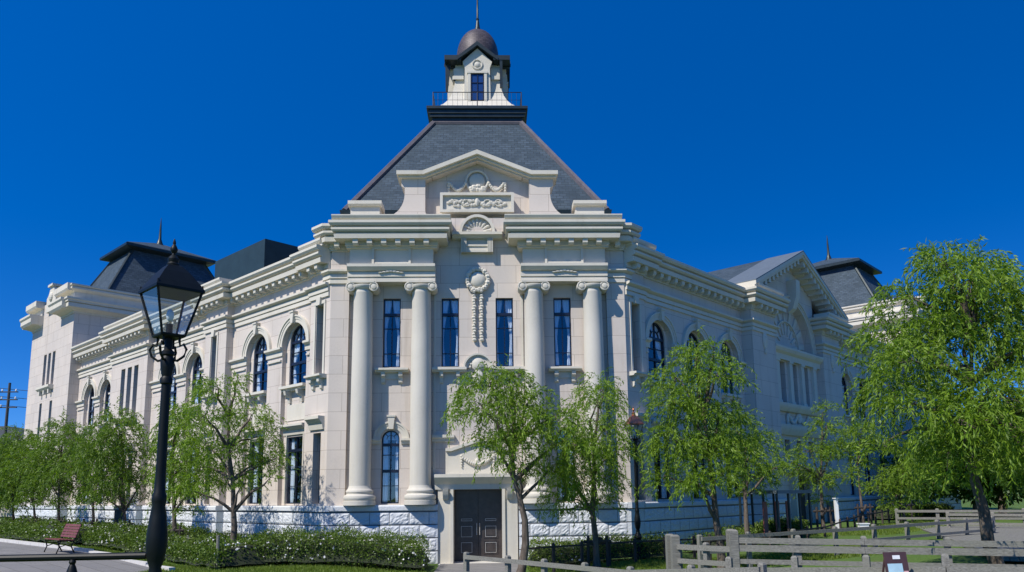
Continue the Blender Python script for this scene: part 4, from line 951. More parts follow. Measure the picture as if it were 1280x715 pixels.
TREES = [
    ('T1', (1.1, -5.6), [(0.22, 1.04), (0.21, 1.67), (0.09, 2.21), (-0.06, 2.74), (-0.11, 3.61)], [(-0.71, 5.27, 0.6), (-0.2, 5.49, 0.43), (-0.98, 4.61, 0.55), (-0.1, 4.6, 0.6), (0.33, 3.93, 0.55), (1.04, 4.26, 0.55), (1.38, 3.64, 0.51), (0.97, 2.95, 0.47), (-0.16, 3.65, 0.51), (-0.72, 3.79, 0.38), (0.1, 3.0, 0.34), (0.52, 4.93, 0.36)]),
    ('T2', (3.45, -4.0), [(-0.04, 1.14), (-0.11, 1.83), (-0.04, 2.75), (0.01, 3.68), (0.16, 4.86)], [(0.32, 5.39, 0.51), (0.09, 4.87, 0.46), (0.23, 4.03, 0.55), (-0.19, 3.33, 0.55), (0.52, 3.39, 0.46), (-0.05, 2.63, 0.51), (0.27, 2.1, 0.32), (-0.61, 2.75, 0.41), (-0.92, 2.18, 0.46), (-0.49, 3.69, 0.37), (-1.03, 2.76, 0.28), (-1.0, 1.79, 0.23)]),
    ('T3', (6.5, -6.0), [(-0.04, 1.0), (-0.1, 1.62), (-0.13, 2.25), (-0.22, 3.32), (-0.3, 4.4)], [(-0.44, 5.95, 0.55), (-0.91, 5.39, 0.59), (-0.07, 5.32, 0.59), (-1.27, 4.63, 0.55), (-0.51, 4.45, 0.68), (0.25, 4.4, 0.55), (-1.1, 3.58, 0.68), (-0.35, 3.4, 0.68), (0.35, 3.53, 0.55), (-1.36, 2.69, 0.46), (-0.72, 2.51, 0.51), (0.01, 2.72, 0.46), (-0.03, 6.17, 0.25)]),
    ('T4', (8.9, -0.85), [(-0.02, 1.43), (-0.03, 2.22), (-0.01, 3.01), (0.09, 3.82)], [(-0.05, 4.63, 0.58), (0.58, 3.86, 0.63), (-0.0, 3.15, 0.63), (0.65, 2.79, 0.53), (-0.34, 3.82, 0.53), (1.02, 3.06, 0.37), (0.11, 2.35, 0.37)]),
    ('T5', (13.3, 3.57), [(0.03, 1.55), (0.06, 2.78), (0.18, 4.04), (0.29, 4.99)], [(0.39, 5.56, 0.34), (0.2, 4.73, 0.62), (-0.38, 3.79, 0.68), (0.64, 3.78, 0.68), (-0.75, 3.1, 0.56), (0.66, 2.78, 0.56), (-0.14, 2.72, 0.68), (-1.21, 3.36, 0.4), (0.31, 1.91, 0.37)]),
    ('T6', (16.34, 6.6), [(0.01, 1.45), (-0.01, 2.47), (0.01, 3.5)], [(0.16, 4.54, 0.75), (0.84, 4.18, 0.62), (-0.58, 4.13, 0.62), (0.32, 3.42, 0.55), (0.02, 4.89, 0.45)]),
    ('T7', (19.9, 9.9), [(-0.02, 1.33), (-0.15, 2.01), (-0.32, 2.65)], [(-0.31, 2.84, 0.91), (0.29, 2.15, 0.6), (-1.04, 2.47, 0.68), (0.19, 3.21, 0.68), (-0.72, 1.64, 0.45)]),
    ('T8', (10.5, -11.4), [(-0.26, 1.27), (-0.32, 1.9), (-0.41, 2.53), (-0.41, 3.49), (-0.3, 4.47), (-0.14, 5.47)], [(-0.75, 6.93, 0.38), (-0.21, 7.22, 0.31), (0.28, 7.01, 0.42), (0.79, 6.75, 0.47), (-1.15, 6.29, 0.5), (-0.47, 6.36, 0.53), (0.26, 6.06, 0.6), (1.06, 6.14, 0.6), (-1.57, 5.48, 0.5), (-0.94, 5.39, 0.57), (-0.19, 5.51, 0.5), (0.6, 5.05, 0.63), (1.33, 5.13, 0.6), (-1.93, 4.73, 0.44), (-1.34, 4.4, 0.6), (-0.63, 4.06, 0.63), (0.24, 3.94, 0.66), (0.95, 3.8, 0.63), (-1.91, 3.91, 0.41), (-1.34, 3.5, 0.5), (-0.63, 3.2, 0.53), (0.08, 3.0, 0.53), (0.76, 2.92, 0.5), (-1.78, 3.22, 0.28), (-1.01, 2.7, 0.28), (-0.3, 2.5, 0.28), (0.34, 2.39, 0.28)]),
    ('L1', (-7.75, -1.7), [(0.02, 1.42), (0.0, 1.91), (-0.09, 2.92), (-0.24, 3.93), (-0.31, 4.96)], [(-0.34, 5.61, 0.6), (0.07, 4.96, 0.65), (-0.68, 4.71, 0.65), (-1.03, 3.94, 0.65), (0.36, 4.18, 0.6), (-0.13, 3.68, 0.6), (0.77, 3.41, 0.5), (1.22, 3.54, 0.3), (-0.6, 2.92, 0.6), (-1.37, 3.18, 0.5), (0.42, 2.71, 0.3), (-1.08, 2.48, 0.35), (0.1, 6.06, 0.23), (1.3, 2.9, 0.23)]),
    ('L2', (-10.6, 0.9), [(-0.01, 1.35), (-0.07, 1.89), (-0.16, 3.0), (-0.17, 4.12)], [(-0.04, 5.31, 0.53), (0.42, 4.68, 0.61), (-0.27, 4.4, 0.66), (0.34, 3.55, 0.72), (-0.48, 3.28, 0.61), (0.8, 2.77, 0.5), (-0.02, 2.58, 0.61), (0.46, 1.89, 0.28)]),
    ('L3', (-13.8, 4.1), [(0.02, 1.25), (-0.05, 1.86), (-0.2, 3.1), (-0.31, 4.34)], [(-0.44, 5.35, 0.56), (0.06, 4.88, 0.62), (-0.54, 4.5, 0.74), (0.42, 4.02, 0.68), (-0.95, 3.73, 0.68), (-0.14, 3.16, 0.74), (0.8, 2.93, 0.49), (-0.55, 2.42, 0.43), (0.38, 2.23, 0.37)]),
    ('L4', (-16.2, 6.45), [(0.03, 1.52), (-0.07, 2.5), (-0.25, 3.5)], [(-0.41, 4.44, 0.66), (0.12, 3.93, 0.66), (-0.68, 3.51, 0.66), (0.03, 2.9, 0.73), (0.59, 2.5, 0.4), (-0.97, 4.79, 0.46), (-0.42, 2.24, 0.4)]),
    ('L5', (-19.3, 9.55), [(0.04, 1.46), (-0.08, 2.54), (-0.1, 3.63)], [(0.25, 5.72, 0.4), (0.04, 5.09, 0.62), (-0.53, 4.47, 0.65), (-1.04, 4.07, 0.65), (-0.1, 3.63, 0.8), (-0.78, 3.09, 0.65), (0.37, 2.79, 0.54), (-0.31, 2.18, 0.44)]),
    ('L6', (-21.7, 11.8), [(0.04, 1.42), (-0.06, 2.18), (-0.24, 3.33)], [(-0.17, 4.81, 0.62), (-0.36, 3.92, 0.77), (0.24, 3.17, 0.69), (-0.7, 3.34, 0.69), (-0.16, 2.41, 0.54)]),
    ('L7', (-24.2, 13.9), [(0.3, 1.38), (0.15, 2.59), (0.0, 3.81)], [(0.05, 5.53, 0.57), (-0.21, 4.83, 0.81), (0.41, 4.21, 0.81), (-0.32, 3.4, 0.89), (0.37, 2.83, 0.73), (-0.04, 2.03, 0.57)]),
]
TL = {'T1': ('forked leafy willow beside the left half of the front door, behind the low fence', 'willow', 1.0, 0.72, .13),
 'T2': ('narrow willow with a second low hanging clump, between the front door and the copper lamp', 'willow', 1.0, 0.72, .11),
 'T3': ('tall dense drooping willow just right of the copper topped lamp', 'willow', 1.0, 0.95, .13),
 'T4': ('smaller willow close to the shaded wing, half behind the tall drooping willow', 'willow', 1.05, 0.8, .11),
 'T5': ('thin upright willow in front of the gabled side entrance', 'willow', 1.1, 0.7, .09),
 'T6': ('small flat topped willow right of the gabled side entrance', 'willow', 1.15, 0.7, .09),
 'T7': ('low bushy willow between the flat topped willow and the large foreground willow', 'willow', 1.2, 0.7, .09),
 'T8': ('largest willow, in the right foreground, its hanging crown reaching above the roofs', 'willow', 1.05, 0.86, .145),
 'L1': ('open branched willow nearest the corner on the sunlit wing, above the flowering hedge', 'willow', 1.0, 0.66, .12),
 'L2': ('willow directly behind the tall black lamp post', 'willow', 1.1, .68, .1),
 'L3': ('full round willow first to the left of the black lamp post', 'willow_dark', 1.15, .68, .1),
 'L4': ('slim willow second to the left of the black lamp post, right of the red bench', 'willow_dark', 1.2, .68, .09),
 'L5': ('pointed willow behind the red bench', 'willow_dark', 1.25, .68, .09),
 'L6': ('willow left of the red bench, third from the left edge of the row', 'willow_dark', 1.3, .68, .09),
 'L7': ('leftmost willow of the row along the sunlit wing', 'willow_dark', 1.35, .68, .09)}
nl = 0
for i, (k_, b_, t_, bl_) in enumerate(TREES):
    lb, mt, lw, dn, rd = TL[k_]; _, c_ = willow(i, b_, t_, bl_, lb, M[mt], lw, dn, rd, *{'T4': (.8, .88), 'T5': (.6, .8), 'T6': (.6, .8), 'T7': (.6, .85), 'T3': (.85, .87)}.get(k_, (.75, .95) if k_[0] == 'L' else (1.0, 1.0))); nl += c_
print('leaves', nl)

# ---- broad trees behind the site
def far_tree(i, X, Y, h, r, label):
    rng = np.random.default_rng(500 + i); z0 = gz(X, Y); root = empty('broadleaf_tree', (X, Y, z0), label, 'tree', 'dark trees beyond the museum')
    t = MB(); t.tube([(X, Y, z0 - .1), (X + .1, Y, z0 + h * .3), (X, Y + .1, z0 + h * .6)], [.25, .2, .1], 8)
    cl = [(np.array([X + rng.normal() * r * .5, Y + rng.normal() * r * .5, z0 + h * rng.uniform(.3, .86)]), r * rng.uniform(.3, .5)) for _ in range(26)]
    for c, q in cl[:12]: t.tube([(X, Y, z0 + h * .3), tuple((np.array([X, Y, z0 + h * .45]) + c) / 2), tuple(c)], [.12, .07, .02], 6)
    t.build('trunk', M['bark'], root, smooth=True)
    Pc = []; Dd = []
    for c, q in cl:
        n = 420; u = rng.normal(size=(n, 3)); u /= np.linalg.norm(u, axis=1, keepdims=True); u *= rng.random((n, 1)) ** .3; Pc.append(c + u * q * np.array([1.1, 1.1, .85])); Dd.append(u + rng.normal(size=(n, 3)) * .6 + np.array([0, 0, -.2]))
    Pc = np.concatenate(Pc); Dd = np.concatenate(Dd); n = len(Pc)
    leaf_mesh('crown', M['tree_far'], Pc, Dd, rng.uniform(.22, .42, n), rng.uniform(.12, .22, n), root, rng)
for i, (X, Y, h, r, lb) in enumerate([(-45.3, 50, 7.5, 3.6, 'dark tree against the left tower, beyond the row of willows'), (-49, 47, 8.2, 3.8, 'dark tree at the left edge of the view, beyond the willows'), (-54, 56, 8.5, 4, 'tall dark tree below the utility pole at the far left'),
        (26, 14, 4.6, 2.6, 'low dark tree at the far end of the shaded wing'), (30, 18, 6.0, 3.2, 'dark tree behind the trunk of the largest willow'), (34, 14, 6.4, 3.4, 'dark tree at the right edge of the view, behind the fences'),
        (36, 24, 7.5, 4, 'taller dark tree farther back at the right edge of the view'), (28, 10, 4.0, 2.3, 'low dark bushy tree by the boardwalk fence at the right')]): far_tree(i, X, Y, h, r, lb)

# ---- hedges and planting
def hedge(name, fr, a0, a1, o0, o1, h0, h1, label, mat, dens=520, seed=1, flowers=0, leaf=.075, cat='hedge', wob=.25):
    rng = np.random.default_rng(seed); na = max(4, int((a1 - a0) / .3)); no = max(3, int((o1 - o0) / .3))
    H = rng.normal(size=(na + 3, no + 3)); H = (H[:-1, :-1] + H[1:, :-1] + H[:-1, 1:] + H[1:, 1:]) / 4
    def hh(u, v):
        x = u * na; y = v * no; i = int(min(x, na - 1e-6)); j = int(min(y, no - 1e-6)); fx, fy = x - i, y - j
        b = H[i, j] * (1 - fx) * (1 - fy) + H[i + 1, j] * fx * (1 - fy) + H[i, j + 1] * (1 - fx) * fy + H[i + 1, j + 1] * fx * fy
        e = min(1, min(v, 1 - v) * (o1 - o0) / .22) * min(1, min(u, 1 - u) * (a1 - a0) / .22)
        return (h0 + (h1 - h0) * u) * (1 + wob * b) * (1 - (1 - e) ** 2 * .75)
    core = MB(fr); P = []
    for j in range(no + 1):
        for i in range(na + 1):
            a = a0 + (a1 - a0) * i / na; o = o0 + (o1 - o0) * j / no; q = fr.p(a, o, 0); P.append((a, o, gz(q.x, q.y) + hh(i / na, j / no) * .86 - .02))
    core.add(P, [(j * (na + 1) + i, j * (na + 1) + i + 1, (j + 1) * (na + 1) + i + 1, (j + 1) * (na + 1) + i) for j in range(no) for i in range(na)])
    qc = fr.p((a0 + a1) / 2, (o0 + o1) / 2, 0); root = empty(name, (qc.x, qc.y, gz(qc.x, qc.y)), label, cat)
    core.build('twigs', M['shrub_core'], root)
    n = int(dens * (a1 - a0) * (o1 - o0 + 1.0)); Pc = np.empty((n, 3)); Dd = np.empty((n, 3))
    for k in range(n):
        u = rng.random(); v = rng.random() if rng.random() < .62 else (1 - abs(rng.normal()) * .07)
        v = min(max(v, 0), 1); a = a0 + (a1 - a0) * u; o = o0 + (o1 - o0) * v; q = fr.p(a, o, 0); g_ = gz(q.x, q.y); h = hh(u, v)
        side = v > .9 or v < .05 or u < .02 or u > .98
        full = h0 + (h1 - h0) * u
        z = g_ + (rng.random() ** .7 * full * .95 if side else h * (1 + rng.normal() * .06) + (rng.random() ** 5) * .16)
        Pc[k] = (q.x + rng.normal() * .03, q.y + rng.normal() * .03, z); Dd[k] = rng.normal(size=3) + np.array([0, 0, .5])
    leaf_mesh('foliage', mat, Pc, Dd, rng.uniform(.7, 1.35, n) * leaf, rng.uniform(.4, .62, n) * leaf, root, rng)
    if flowers:
        m = MB(FW)
        cen = [(rng.random(), .55 + .45 * rng.random()) for _ in range(max(2, flowers // 14))]
        for k in range(flowers):
            cu, cv = cen[rng.integers(len(cen))]; u = min(.99, max(.01, cu + rng.normal() * .35 / (a1 - a0) * 1.0)); v = min(1, cv + rng.normal() * .12)
            a = a0 + (a1 - a0) * u; o = o0 + (o1 - o0) * v; q = fr.p(a, o, 0); zz = gz(q.x, q.y) + (hh(u, v) + .03 if v < .9 else rng.uniform(.25, .95) * (h0 + (h1 - h0) * u))
            c = Vector((q.x, q.y, zz)); r = rng.uniform(.022, .04)
            for t in range(3):
                dx = Vector(rng.normal(size=3)).normalized() * r; dy = dx.cross(Vector(rng.normal(size=3))).normalized() * r
                m.add([c + dx, c + dy, c - dx, c - dy], [(0, 1, 2, 3)], fr=FW)
        m.build('blossom', M['blossom'], root, keep=True)['kind'] = 'stuff'
    return root
hedge('flowering_hedge', FL, 9.2, 26, 2.0, 5.0, .62, .60, 'long loose green hedge with pink white blossoms behind the red bench', M['shrub'], 260, 1, 320, .10, wob=.4)
hedge('flowering_hedge', FL, -1.6, 9.3, 1.4, 4.6, .62, .62, 'white blossoming hedge around the open branched willow left of the corner', M['shrub'], 560, 2, 520, .08, wob=.42)
hedge('clipped_hedge', FF, -6.6, -1.55, 1.1, 3.3, .86, .84, 'clipped hedge dotted with white flowers below the rough stone base, left of the front door', M['shrub'], 800, 3, 230, .065, wob=.3)
hedge('clipped_hedge', FF, 1.5, 6.2, 1.2, 2.6, .74, .62, 'yellow green hedge below the rough stone base, right of the front door', M['shrub_light'], 700, 4, 60, .06, wob=.2)
hedge('low_hedge', FR, 1.2, 8.6, 1.2, 2.6, .5, .45, 'dark low hedge along the foot of the shaded wing', M['shrub'], 420, 5, 0, .08)
hedge('low_hedge', FR, 19.5, 31, 1.2, 2.4, .5, .5, 'low hedge along the far part of the shaded wing', M['shrub'], 240, 6, 0, .1)
def grass(name, fr, a0, a1, o0, o1, n, seed, mat, label):
    rng = np.random.default_rng(seed); a = rng.uniform(a0, a1, n); o = rng.uniform(o0, o1, n); Pc = np.empty((n, 3))
    for i in range(n): q = fr.p(a[i], o[i], 0); Pc[i] = (q.x, q.y, gz(q.x, q.y) - .01)
    D = rng.normal(size=(n, 3)) * .35 + np.array([0, 0, 1.]); ob = leaf_mesh(name, mat, Pc, D, rng.uniform(.06, .13, n), rng.uniform(.012, .022, n), None, rng); tag(ob, label, 'grass', kind='stuff')
grass('grass', FF, -9, -1.5, 3.2, 6.5, 26000, 1, M['shrub_light'], 'bright short grass in front of the clipped hedge left of the door')
grass('grass', FL, -1, 12, 4.8, PATH_O - .15, 12000, 2, M['shrub_light'], 'strip of short grass between the blossoming hedge and the white kerb')
grass('grass', FF, 1.5, 12, 2.6, 5.5, 26000, 3, M['shrub_light'], 'patchy grass behind the wooden fences right of the door')
grass('grass', FR, 6, 26, 3.6, 6.5, 22000, 4, M['shrub_light'], 'grass beside the gabled side entrance')

# ---- tree supports
def support(X, Y, label, s=1.0):
    z = gz(X, Y); r = empty('tree_support', (X, Y, z), label, 'tree stake', 'dark stake frames round the young willows')
    for dx in (-.28, .28):
        for dy in (-.1,) if s else (0,): MB().tube([(X + dx * s, Y + dy, z - .1), (X + dx * s * .95, Y + dy, z + .95)], .045, 7).build('stake', M['stake'], r, smooth=True)
    MB().tube([(X - .4 * s, Y - .1, z + .78), (X + .4 * s, Y - .1, z + .80)], .045, 7).build('crossbar', M['stake'], r, smooth=True)
    MB().tube([(X - .1, Y - .1, z + .62), (X + .02, Y - .13, z + .74), (X + .1, Y - .08, z + .9)], .06, 7).build('binding', M['stake'], r, smooth=True)
for X, Y, lb in ((3.47, -3.9, 'stake frame at the foot of the narrow willow by the copper topped lamp'), (6.45, -5.9, 'stake frame at the foot of the tall dense drooping willow'), (13.3, 3.5, 'stake frame at the foot of the thin upright willow by the side entrance'),
        (16.34, 6.5, 'stake frame at the foot of the small flat topped willow'), (19.9, 9.8, 'stake frame at the foot of the low bushy willow'), (-13.8, 4.0, 'stake frame under the full round willow left of the lamp post'),
        (-16.2, 6.35, 'stake frame under the slim willow right of the red bench'), (-19.3, 9.45, 'stake frame under the pointed willow behind the red bench'), (-21.7, 11.7, 'stake frame under the willow left of the red bench'), (-10.6, .8, 'stake frame under the willow behind the tall black lamp post')): support(X, Y, lb)
m = MB(); m.tube([(-7.35, -4.1, .2), (-7.38, -4.08, 1.3)], .045, 8); tag(m.build('garden_stake', M['wood'], smooth=True), 'pale upright wooden stake in front of the trunk of the open branched willow', 'stake')

# ================================================================== street furniture
def lamp(X, Y, zb, H, label, roofm, rot, k=1.0, cagem=None):
    """cast iron post carrying a tapered square lantern"""
    root = empty('street_lamp', (X, Y, zb), label, 'street lamp'); pk = k * .95; cagem = cagem or M['black_paint']
    p = MB(); hl = zb + H                                           # hl: underside of the lantern
    prof = [(.20, zb - .05), (.20, zb + .12), (.17, zb + .16), (.17, zb + .5), (.14, zb + .56), (.10, zb + .62), (.12, zb + .68), (.10, zb + .74), (.055, zb + .84), (.062, zb + .88), (.052, zb + .92),
            (.075, zb + .98), (.095, zb + 1.1), (.092, zb + 1.2), (.075, zb + 1.34), (.058, zb + 1.44), (.066, zb + 1.47), (.066, zb + 1.52), (.052, zb + 1.55), (.047, zb + 1.7), (.042, hl - .55), (.042, hl - .42), (.056, hl - .41), (.058, hl - .37), (.045, hl - .35), (.06, hl - .27), (.066, hl - .2), (.05, hl - .17), (.062, hl - .155), (.062, hl - .13), (.038, hl - .11), (.034, hl)]
    p.lathe(X, Y, [(r * pk, z) for r, z in prof], 20); 
    pole = p.build('post', M['black_paint'], root, smooth=True)
    sc = MB()
    for i in range(4):
        a = rot + math.pi / 4 + i * math.pi / 2; ca, sa = math.cos(a), math.sin(a)
        sc.tube([(X + ca * r * k, Y + sa * r * k, z) for r, z in ((.035, hl - .2), (.09, hl - .21), (.15, hl - .17), (.17, hl - .11), (.14, hl - .06), (.11, hl - .08), (.10, hl - .03), (.105, hl + .01))], .012 * k, 6)
    sc.build('scroll_bracket', M['black_paint'], root, smooth=True)
    def ring(h, z): return [(X + h * k * math.sqrt(2) * math.cos(rot + math.pi / 4 + i * math.pi / 2), Y + h * k * math.sqrt(2) * math.sin(rot + math.pi / 4 + i * math.pi / 2), z) for i in range(4)]
    zb0, zt0 = hl + .01, hl + .43 * k; b4, t4 = ring(.105, zb0), ring(.205, zt0)
    cg = MB()
    for i in range(4):
        cg.tube([b4[i], t4[i]], .012 * k, 6); cg.tube([b4[i], b4[(i + 1) % 4]], .012 * k, 6); cg.tube([t4[i], t4[(i + 1) % 4]], .014 * k, 6); cg.tube([t4[i], (t4[i][0], t4[i][1], zt0 + .06 * k)], [.014 * k, .006 * k], 6)
    cg.loft([ring(.10, zb0 - .015), ring(.112, zb0 + .012)]); cage = cg.build('lantern_cage', cagem, root)
    gl = MB()
    b5, t5 = ring(.103, zb0 + .01), ring(.202, zt0 - .005)
    for i in range(4): gl.add([b5[i], b5[(i + 1) % 4], t5[(i + 1) % 4], t5[i]], [(0, 1, 2, 3)])
    gl.build('lantern_glass', M['lantern_glass'], cage)
    rf = MB(); rf.loft([ring(.222, zt0 - .01), ring(.222, zt0 + .012), ring(.19, zt0 + .07 * k), ring(.12, zt0 + .18 * k), ring(.065, zt0 + .25 * k), ring(.05, zt0 + .26 * k)])
    roof = rf.build('lantern_roof', roofm, root)
    fn = MB(); z = zt0 + .25 * k; fn.lathe(X, Y, [(r * k, z + h * k) for r, h in ((.055, 0), (.06, .02), (.045, .04), (.05, .055), (.052, .075), (.035, .1), (.018, .115), (.016, .13), (.03, .15), (.034, .175), (.024, .2), (.012, .22), (.016, .235), (.004, .275))], 14); fn.build('finial', roofm, roof, smooth=True)
    bu = MB(); bu.lathe(X, Y, [(.028, zb0), (.028, zb0 + .1), (.03, zb0 + .11)], 12); bu.build('bulb_socket', M['black_paint'], cage, smooth=True)
    bb = MB(); bb.ball(X, Y, zb0 + .2 * k, .06 * k, .035 * k, .035 * k, 12); bb.build('bulb', M['bulb'], cage, smooth=True)
    return root
lamp(-2.42, -20.02, .85, 2.90, 'tall black lamp post with a clear square lantern, nearest the camera on the left', M['black_paint'], R_(44), .95)
lamp(4.96, -2.35, .32, 3.72, 'black lamp post with a polished copper lantern cap at the right corner of the front', M['copper'], R_(10), 1.1)

# black handrail by the lamp post
hr = empty('handrail', (-5, -20, .85), 'black tubular handrail running left from the tall black lamp post', 'railing')
MB().tube([(-2.5, -20.02, 1.87), (-5, -20.15, 1.865), (-10, -20.4, 1.86)], .03, 10).build('rail', M['black_paint'], hr, smooth=True)
for x in (-3.08, -5.9, -8.7):
    MB().lathe(x, -20.05 - (-x - 2.5) * .05, [(.02, 1.85), (.028, 1.83), (.02, 1.81), (.03, 1.79), (.05, 1.72), (.055, 1.66), (.045, 1.6), (.03, 1.52), (.028, 1.0), (.05, .95), (.05, .85)], 14).build('baluster', M['black_paint'], hr, smooth=True)

# bench
bn = empty('park_bench', (-13.95, -.1, gz(-13.95, -.1)), 'dark red slatted park bench facing the pale path under the sunlit wing', 'bench')
zg = gz(-13.95, -.1) + .015; s0, s1, ob = 5.35, 6.85, 6.0
for i in range(5):
    b = MB(FL); b.box(s0, s1, ob + .08 + i * .095, ob + .08 + i * .095 + .075, zg + .40 + .006 * i, zg + .43 + .006 * i); b.build('seat_slat', M['bench_wood'], bn)
for i in range(5):
    z = zg + .48 + i * .088; o = ob + .04 - i * .032; b = MB(FL); b.extr([(o, z), (o - .025, z + .07), (o - .0, z + .078), (o + .025, z + .008)], s0, s1); b.build('back_slat', M['bench_wood'], bn)
for s in (s0 + .12, s1 - .12):
    b = MB(FL); b.tube([(s, ob + .02, zg), (s, ob + .12, zg + .2), (s, ob + .04, zg + .42), (s, ob - .12, zg + .95)], .022, 7); b.tube([(s, ob + .55, zg), (s, ob + .48, zg + .2), (s, ob + .53, zg + .39)], .022, 7); b.tube([(s, ob + .04, zg + .39), (s, ob + .55, zg + .39)], .02, 7)
    b.tube([(s, ob + .12, zg + .2), (s, ob + .3, zg + .26), (s, ob + .48, zg + .2)], .016, 7); b.build('leg_frame', M['black_paint'], bn, smooth=True)

# wooden fences
def fence(pts, rails, posts, ps, label, name='wooden_fence', mat=None, z_of=None, rthick=.05, cap=False, tops=None):
    """pts: plan points with rail top heights; rails: (drop from the top, height); posts: spacing"""
    mat = mat or M['wood']; q0 = pts[0]; root = empty(name, (q0[0], q0[1], gz(q0[0], q0[1])), label, 'fence', None)
    P = [Vector(p) for p in pts]
    for i in range(len(P) - 1):
        a, b = P[i], P[i + 1]; d = (b - a); L_ = math.hypot(d.x, d.y); u = Vector((d.x, d.y, 0)) / L_; nrm = Vector((u.y, -u.x, 0))
        F = Frame((a.x, a.y, 0), u, nrm); sl = d.z / L_
        for dr, h in rails:
            m = MB(F); m.loft([[(0, ps * .5 + .004, a.z - dr), (0, ps * .5 + rthick, a.z - dr), (0, ps * .5 + rthick, a.z - dr - h), (0, ps * .5 + .004, a.z - dr - h)], [(L_, ps * .5 + .004, b.z - dr), (L_, ps * .5 + rthick, b.z - dr), (L_, ps * .5 + rthick, b.z - dr - h), (L_, ps * .5 + .004, b.z - dr - h)]])
            ro = m.build('rail', mat, root)
        n = max(1, round(L_ / posts))
        for k in range(n + (1 if i == len(P) - 2 else 0)):
            s = L_ * k / n; zt = a.z + sl * s + .06; q = F.p(s, 0, 0); hw = ps * .5
            m = MB(F); m.loft([[(s - hw, -hw, gz(q.x, q.y) - .1), (s + hw, -hw, gz(q.x, q.y) - .1), (s + hw, hw, gz(q.x, q.y) - .1), (s - hw, hw, gz(q.x, q.y) - .1)], [(s - hw, -hw, zt - .03), (s + hw, -hw, zt - .03), (s + hw, hw, zt - .03), (s - hw, hw, zt - .03)], [(s - hw * .6, -hw * .6, zt), (s + hw * .6, -hw * .6, zt), (s + hw * .6, hw * .6, zt), (s - hw * .6, hw * .6, zt)]])
            m.build('post', mat, root)
    return root
fence([(-.16, -8.84, 1.02), (.76, -9.78, 1.0), (2.92, -12.47, .98), (4.6, -14.6, 1.2)], ((0, .09), (.36, .08)), 1.35, .10, 'low grey fence descending from in front of the door towards the near right')
fence([(4.5, -9.6, 1.24), (5.35, -10.9, 1.26)], ((0.0, .11), (.30, .10), (.52, .09)), .85, .10, 'short stretch of grey fence between the two pairs of thick gate posts')
fence([(5.35, -10.9, 1.44), (7.6, -11.7, 1.42), (10.4, -12.5, 1.39), (14, -13.9, 1.38)], ((0.0, .11), (.14, .13), (.42, .09)), 1.45, .10, 'heavy grey board fence with two wide top planks across the right foreground', rthick=.05)
fence([(5.30, -10.95, 1.54), (5.32, -10.7, 1.54)], ((.2, .05),), .4, .16, 'taller pair of thick grey posts in the middle of the foreground fences', name='gate_post')
fence([(4.9, -11.9, 1.08), (7.89, -13.9, 1.24), (11.5, -15.6, 1.30)], ((.14, .12), (.42, .12)), 1.15, .11, 'nearest grey rail fence at the bottom right, behind the sign board')
MB_gate = None
fence([(4.42, -9.6, 1.38), (4.40, -9.2, 1.38)], ((.08, .05),), .4, .17, 'pair of thick grey gate posts where the board fence begins', name='gate_post')
fence([(17.69, 6.31, 1.52), (21.74, 4.17, 1.52), (27, 1.5, 1.52)], ((0, .1), (.3, .09), (.55, .09)), 1.5, .13, 'farther grey rail fence beside the shaded wing, at the right')
fence([(18.3, 3.6, 1.44), (23, -.2, 1.42), (27, -3.6, 1.40)], ((0, .1), (.34, .09)), 1.6, .12, 'middle grey rail fence in front of the farther one at the right')
fence([(5.6, -7.2, 1.25), (11.5, -4.2, 1.33), (17.2, -.8, 1.40)], ((0, .09), (.34, .08)), 1.5, .10, 'grey rail fence behind the heavy board fence, along the grass')
fence([(1.29, -5.1, .93), (4.7, -3.2, .97), (8.6, -1.9, .98), (12.35, 1.2, 1.13), (15.6, 5.2, 1.4), (18.4, 8.4, 1.48)], ((0.02, .05),), 1.1, .07, 'thin dark rail fence along the planting at the foot of the shaded wing', mat=M['stake'], rthick=.04)
# boardwalk between the fences
bd = MB()
A_ = [(11.5, -9.8), (17.8, 5.4), (40, -7), (34, -22)]
for i in range(150):
    t0, t1 = i / 150, (i + .93) / 150
    def lp(a, b, t): return (a[0] + (b[0] - a[0]) * t, a[1] + (b[1] - a[1]) * t)
    P = [lp(A_[0], A_[3], t0), lp(A_[0], A_[3], t1), lp(A_[1], A_[2], t1), lp(A_[1], A_[2], t0)]
    bd.loft([[(*q, .80) for q in P], [(*q, .90) for q in P]])
tag(bd.build('boardwalk', M['wood']), kind='structure')

# sign board on a slanted stand
sg_ = empty('sign_board', (7.1, -14.3, .7), 'small brown sign board with a pale blue and pink notice before the bottom right fence', 'sign')
zb_ = .60; FS = Frame((7.05, -14.0, 0), Vector((1, .12, 0)).normalized(), Vector((.12, -1, 0)).normalized())
def slant(m, a0, a1, t0, t1, dd, e0, e1):                           # a slab lying on the slanted face
    def q(a, t, e): return (a, .0 + -.16 * t + e, zb_ + .12 + t)
    m.loft([[q(a0, t0, e0), q(a1, t0, e0), q(a1, t0, e1), q(a0, t0, e1)], [q(a0, t1, e0), q(a1, t1, e0), q(a1, t1, e1), q(a0, t1, e1)]])
m = MB(FS); slant(m, -.2, .2, .0, .62, 0, 0, .03); m.build('board', M['sign_brown'], sg_)
m = MB(FS); slant(m, -.17, .09, .02, .44, 0, .034, .038); m.build('notice', M['paper'], sg_)
m = MB(FS); slant(m, -.165, -.02, .03, .17, 0, .042, .045); slant(m, .1, .18, .12, .32, 0, .034, .038); m.build('notice', M['paper_pink'], sg_)
m = MB(FS); slant(m, -.06, .07, .51, .57, 0, .034, .038); m.build('label_plate', M['white'], sg_)
m = MB(FS)
for a in (-.16, .16): m.tube([(a, .1, zb_ - .4), (a, -.05, zb_ + .5)], .02, 6); m.tube([(a, -.45, zb_ - .4), (a, -.12, zb_ + .62)], .018, 6)
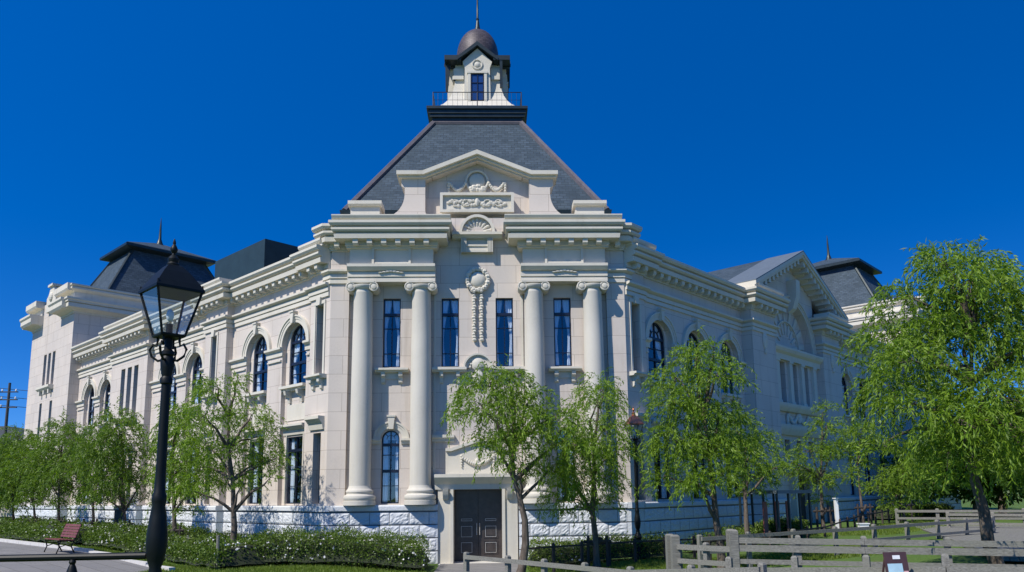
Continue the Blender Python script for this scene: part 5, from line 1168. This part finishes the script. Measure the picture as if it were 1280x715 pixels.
m.build('leg', M['sign_brown'], sg_)

# entrance canopy by the shaded wing
cn = empty('entrance_canopy', (11.1, 2.3, gz(11, 2.3)), 'flat roofed shelter on dark posts with faded red panels by the shaded wing', 'canopy')
FC = Frame((10.0, .9, 0), FR.es, FR.eo); zc_ = .6
m = MB(FC); m.box(-.1, 2.9, -.9, .7, 2.28, 2.40); m.build('roof', M['lead'], cn)
for a in (0, .95, 1.9, 2.8):
    for o in (-.8, .6): m = MB(FC); m.tube([(a, o, .3), (a, o, 2.28)], .045, 8); m.build('post', M['dark_metal'], cn, smooth=True)
for a in (.3, 1.3, 2.25): m = MB(FC); m.box(a, a + .32, -.1, -.06, .75, 2.0); m.build('panel', M['banner'], cn)
m = MB(); m.box(13.6, 13.72, 3.0, 3.12, gz(13.6, 3) - .1, 2.05); m.box(13.57, 13.75, 2.97, 3.15, 2.05, 2.09); tag(m.build('marker_post', M['white']), 'slim white post in front of the side entrance steps', 'post')
m = MB(); m.box(14.5, 14.85, 3.0, 3.2, gz(14.5, 3) - .1, 1.08); m.box(14.47, 14.88, 2.97, 3.23, 1.08, 1.12); tag(m.build('marker_post', M['white']), 'short broad white block beside the slim white post', 'post')

# utility pole, wires, far house
up = empty('utility_pole', (-49.3, 53.7, .6), 'dark utility pole with crossarms rising beyond the trees at the far left', 'utility pole')
MB().tube([(-49.3, 53.7, .3), (-49.3, 53.7, 14.4)], [.2, .13], 8).build('pole', M['concrete_pole'], up, smooth=True)
for z in (13.4, 12.6, 11.8): MB().box(-50.2, -48.4, 53.6, 53.8, z, z + .1).build('crossarm', M['concrete_pole'], up)
for z, x in ((13.5, -50), (13.5, -48.6), (12.7, -50), (12.7, -48.6), (11.9, -50)): MB().lathe(x, 53.7, [(.05, z), (.09, z + .08), (.06, z + .12), (.09, z + .18), (.03, z + .25)], 8).build('insulator', M['white'], up)
for z, lb in ((13.75, 'highest overhead wire at the far left'), (12.9, 'middle overhead wire at the far left'), (12.0, 'lowest overhead wire at the far left')):
    m = MB(); m.tube([(-49.3 + 2.6 * t, 53.7 + .8 * t, z - .9 * math.sin(math.pi * t / 14)) for t in range(-6, 15, 1)], .028, 4); tag(m.build('overhead_wire', M['concrete_pole']), lb + ', slung from the utility pole', 'wire', 'wires on the utility pole')
hs2 = empty('house', (-58, 64, .6), 'distant house with a dark roof behind the trees at the far left', 'house')
m = MB(); m.box(-66, -51, 62, 72, .3, 7.8); m.build('wall', M['far_wall'], hs2)
m = MB(); m.prism([(-67, 7.8), (-50, 7.8), (-53.5, 10.6), (-63.5, 10.6)], 61, 73); m.build('roof', M['asphalt_roof'], hs2)
for x in (-64, -60, -56, -53.4):
    m = MB(); m.box(x, x + 1.2, 61.95, 62.0, 5.5, 7.0); m.build('window', M['frame'], hs2)
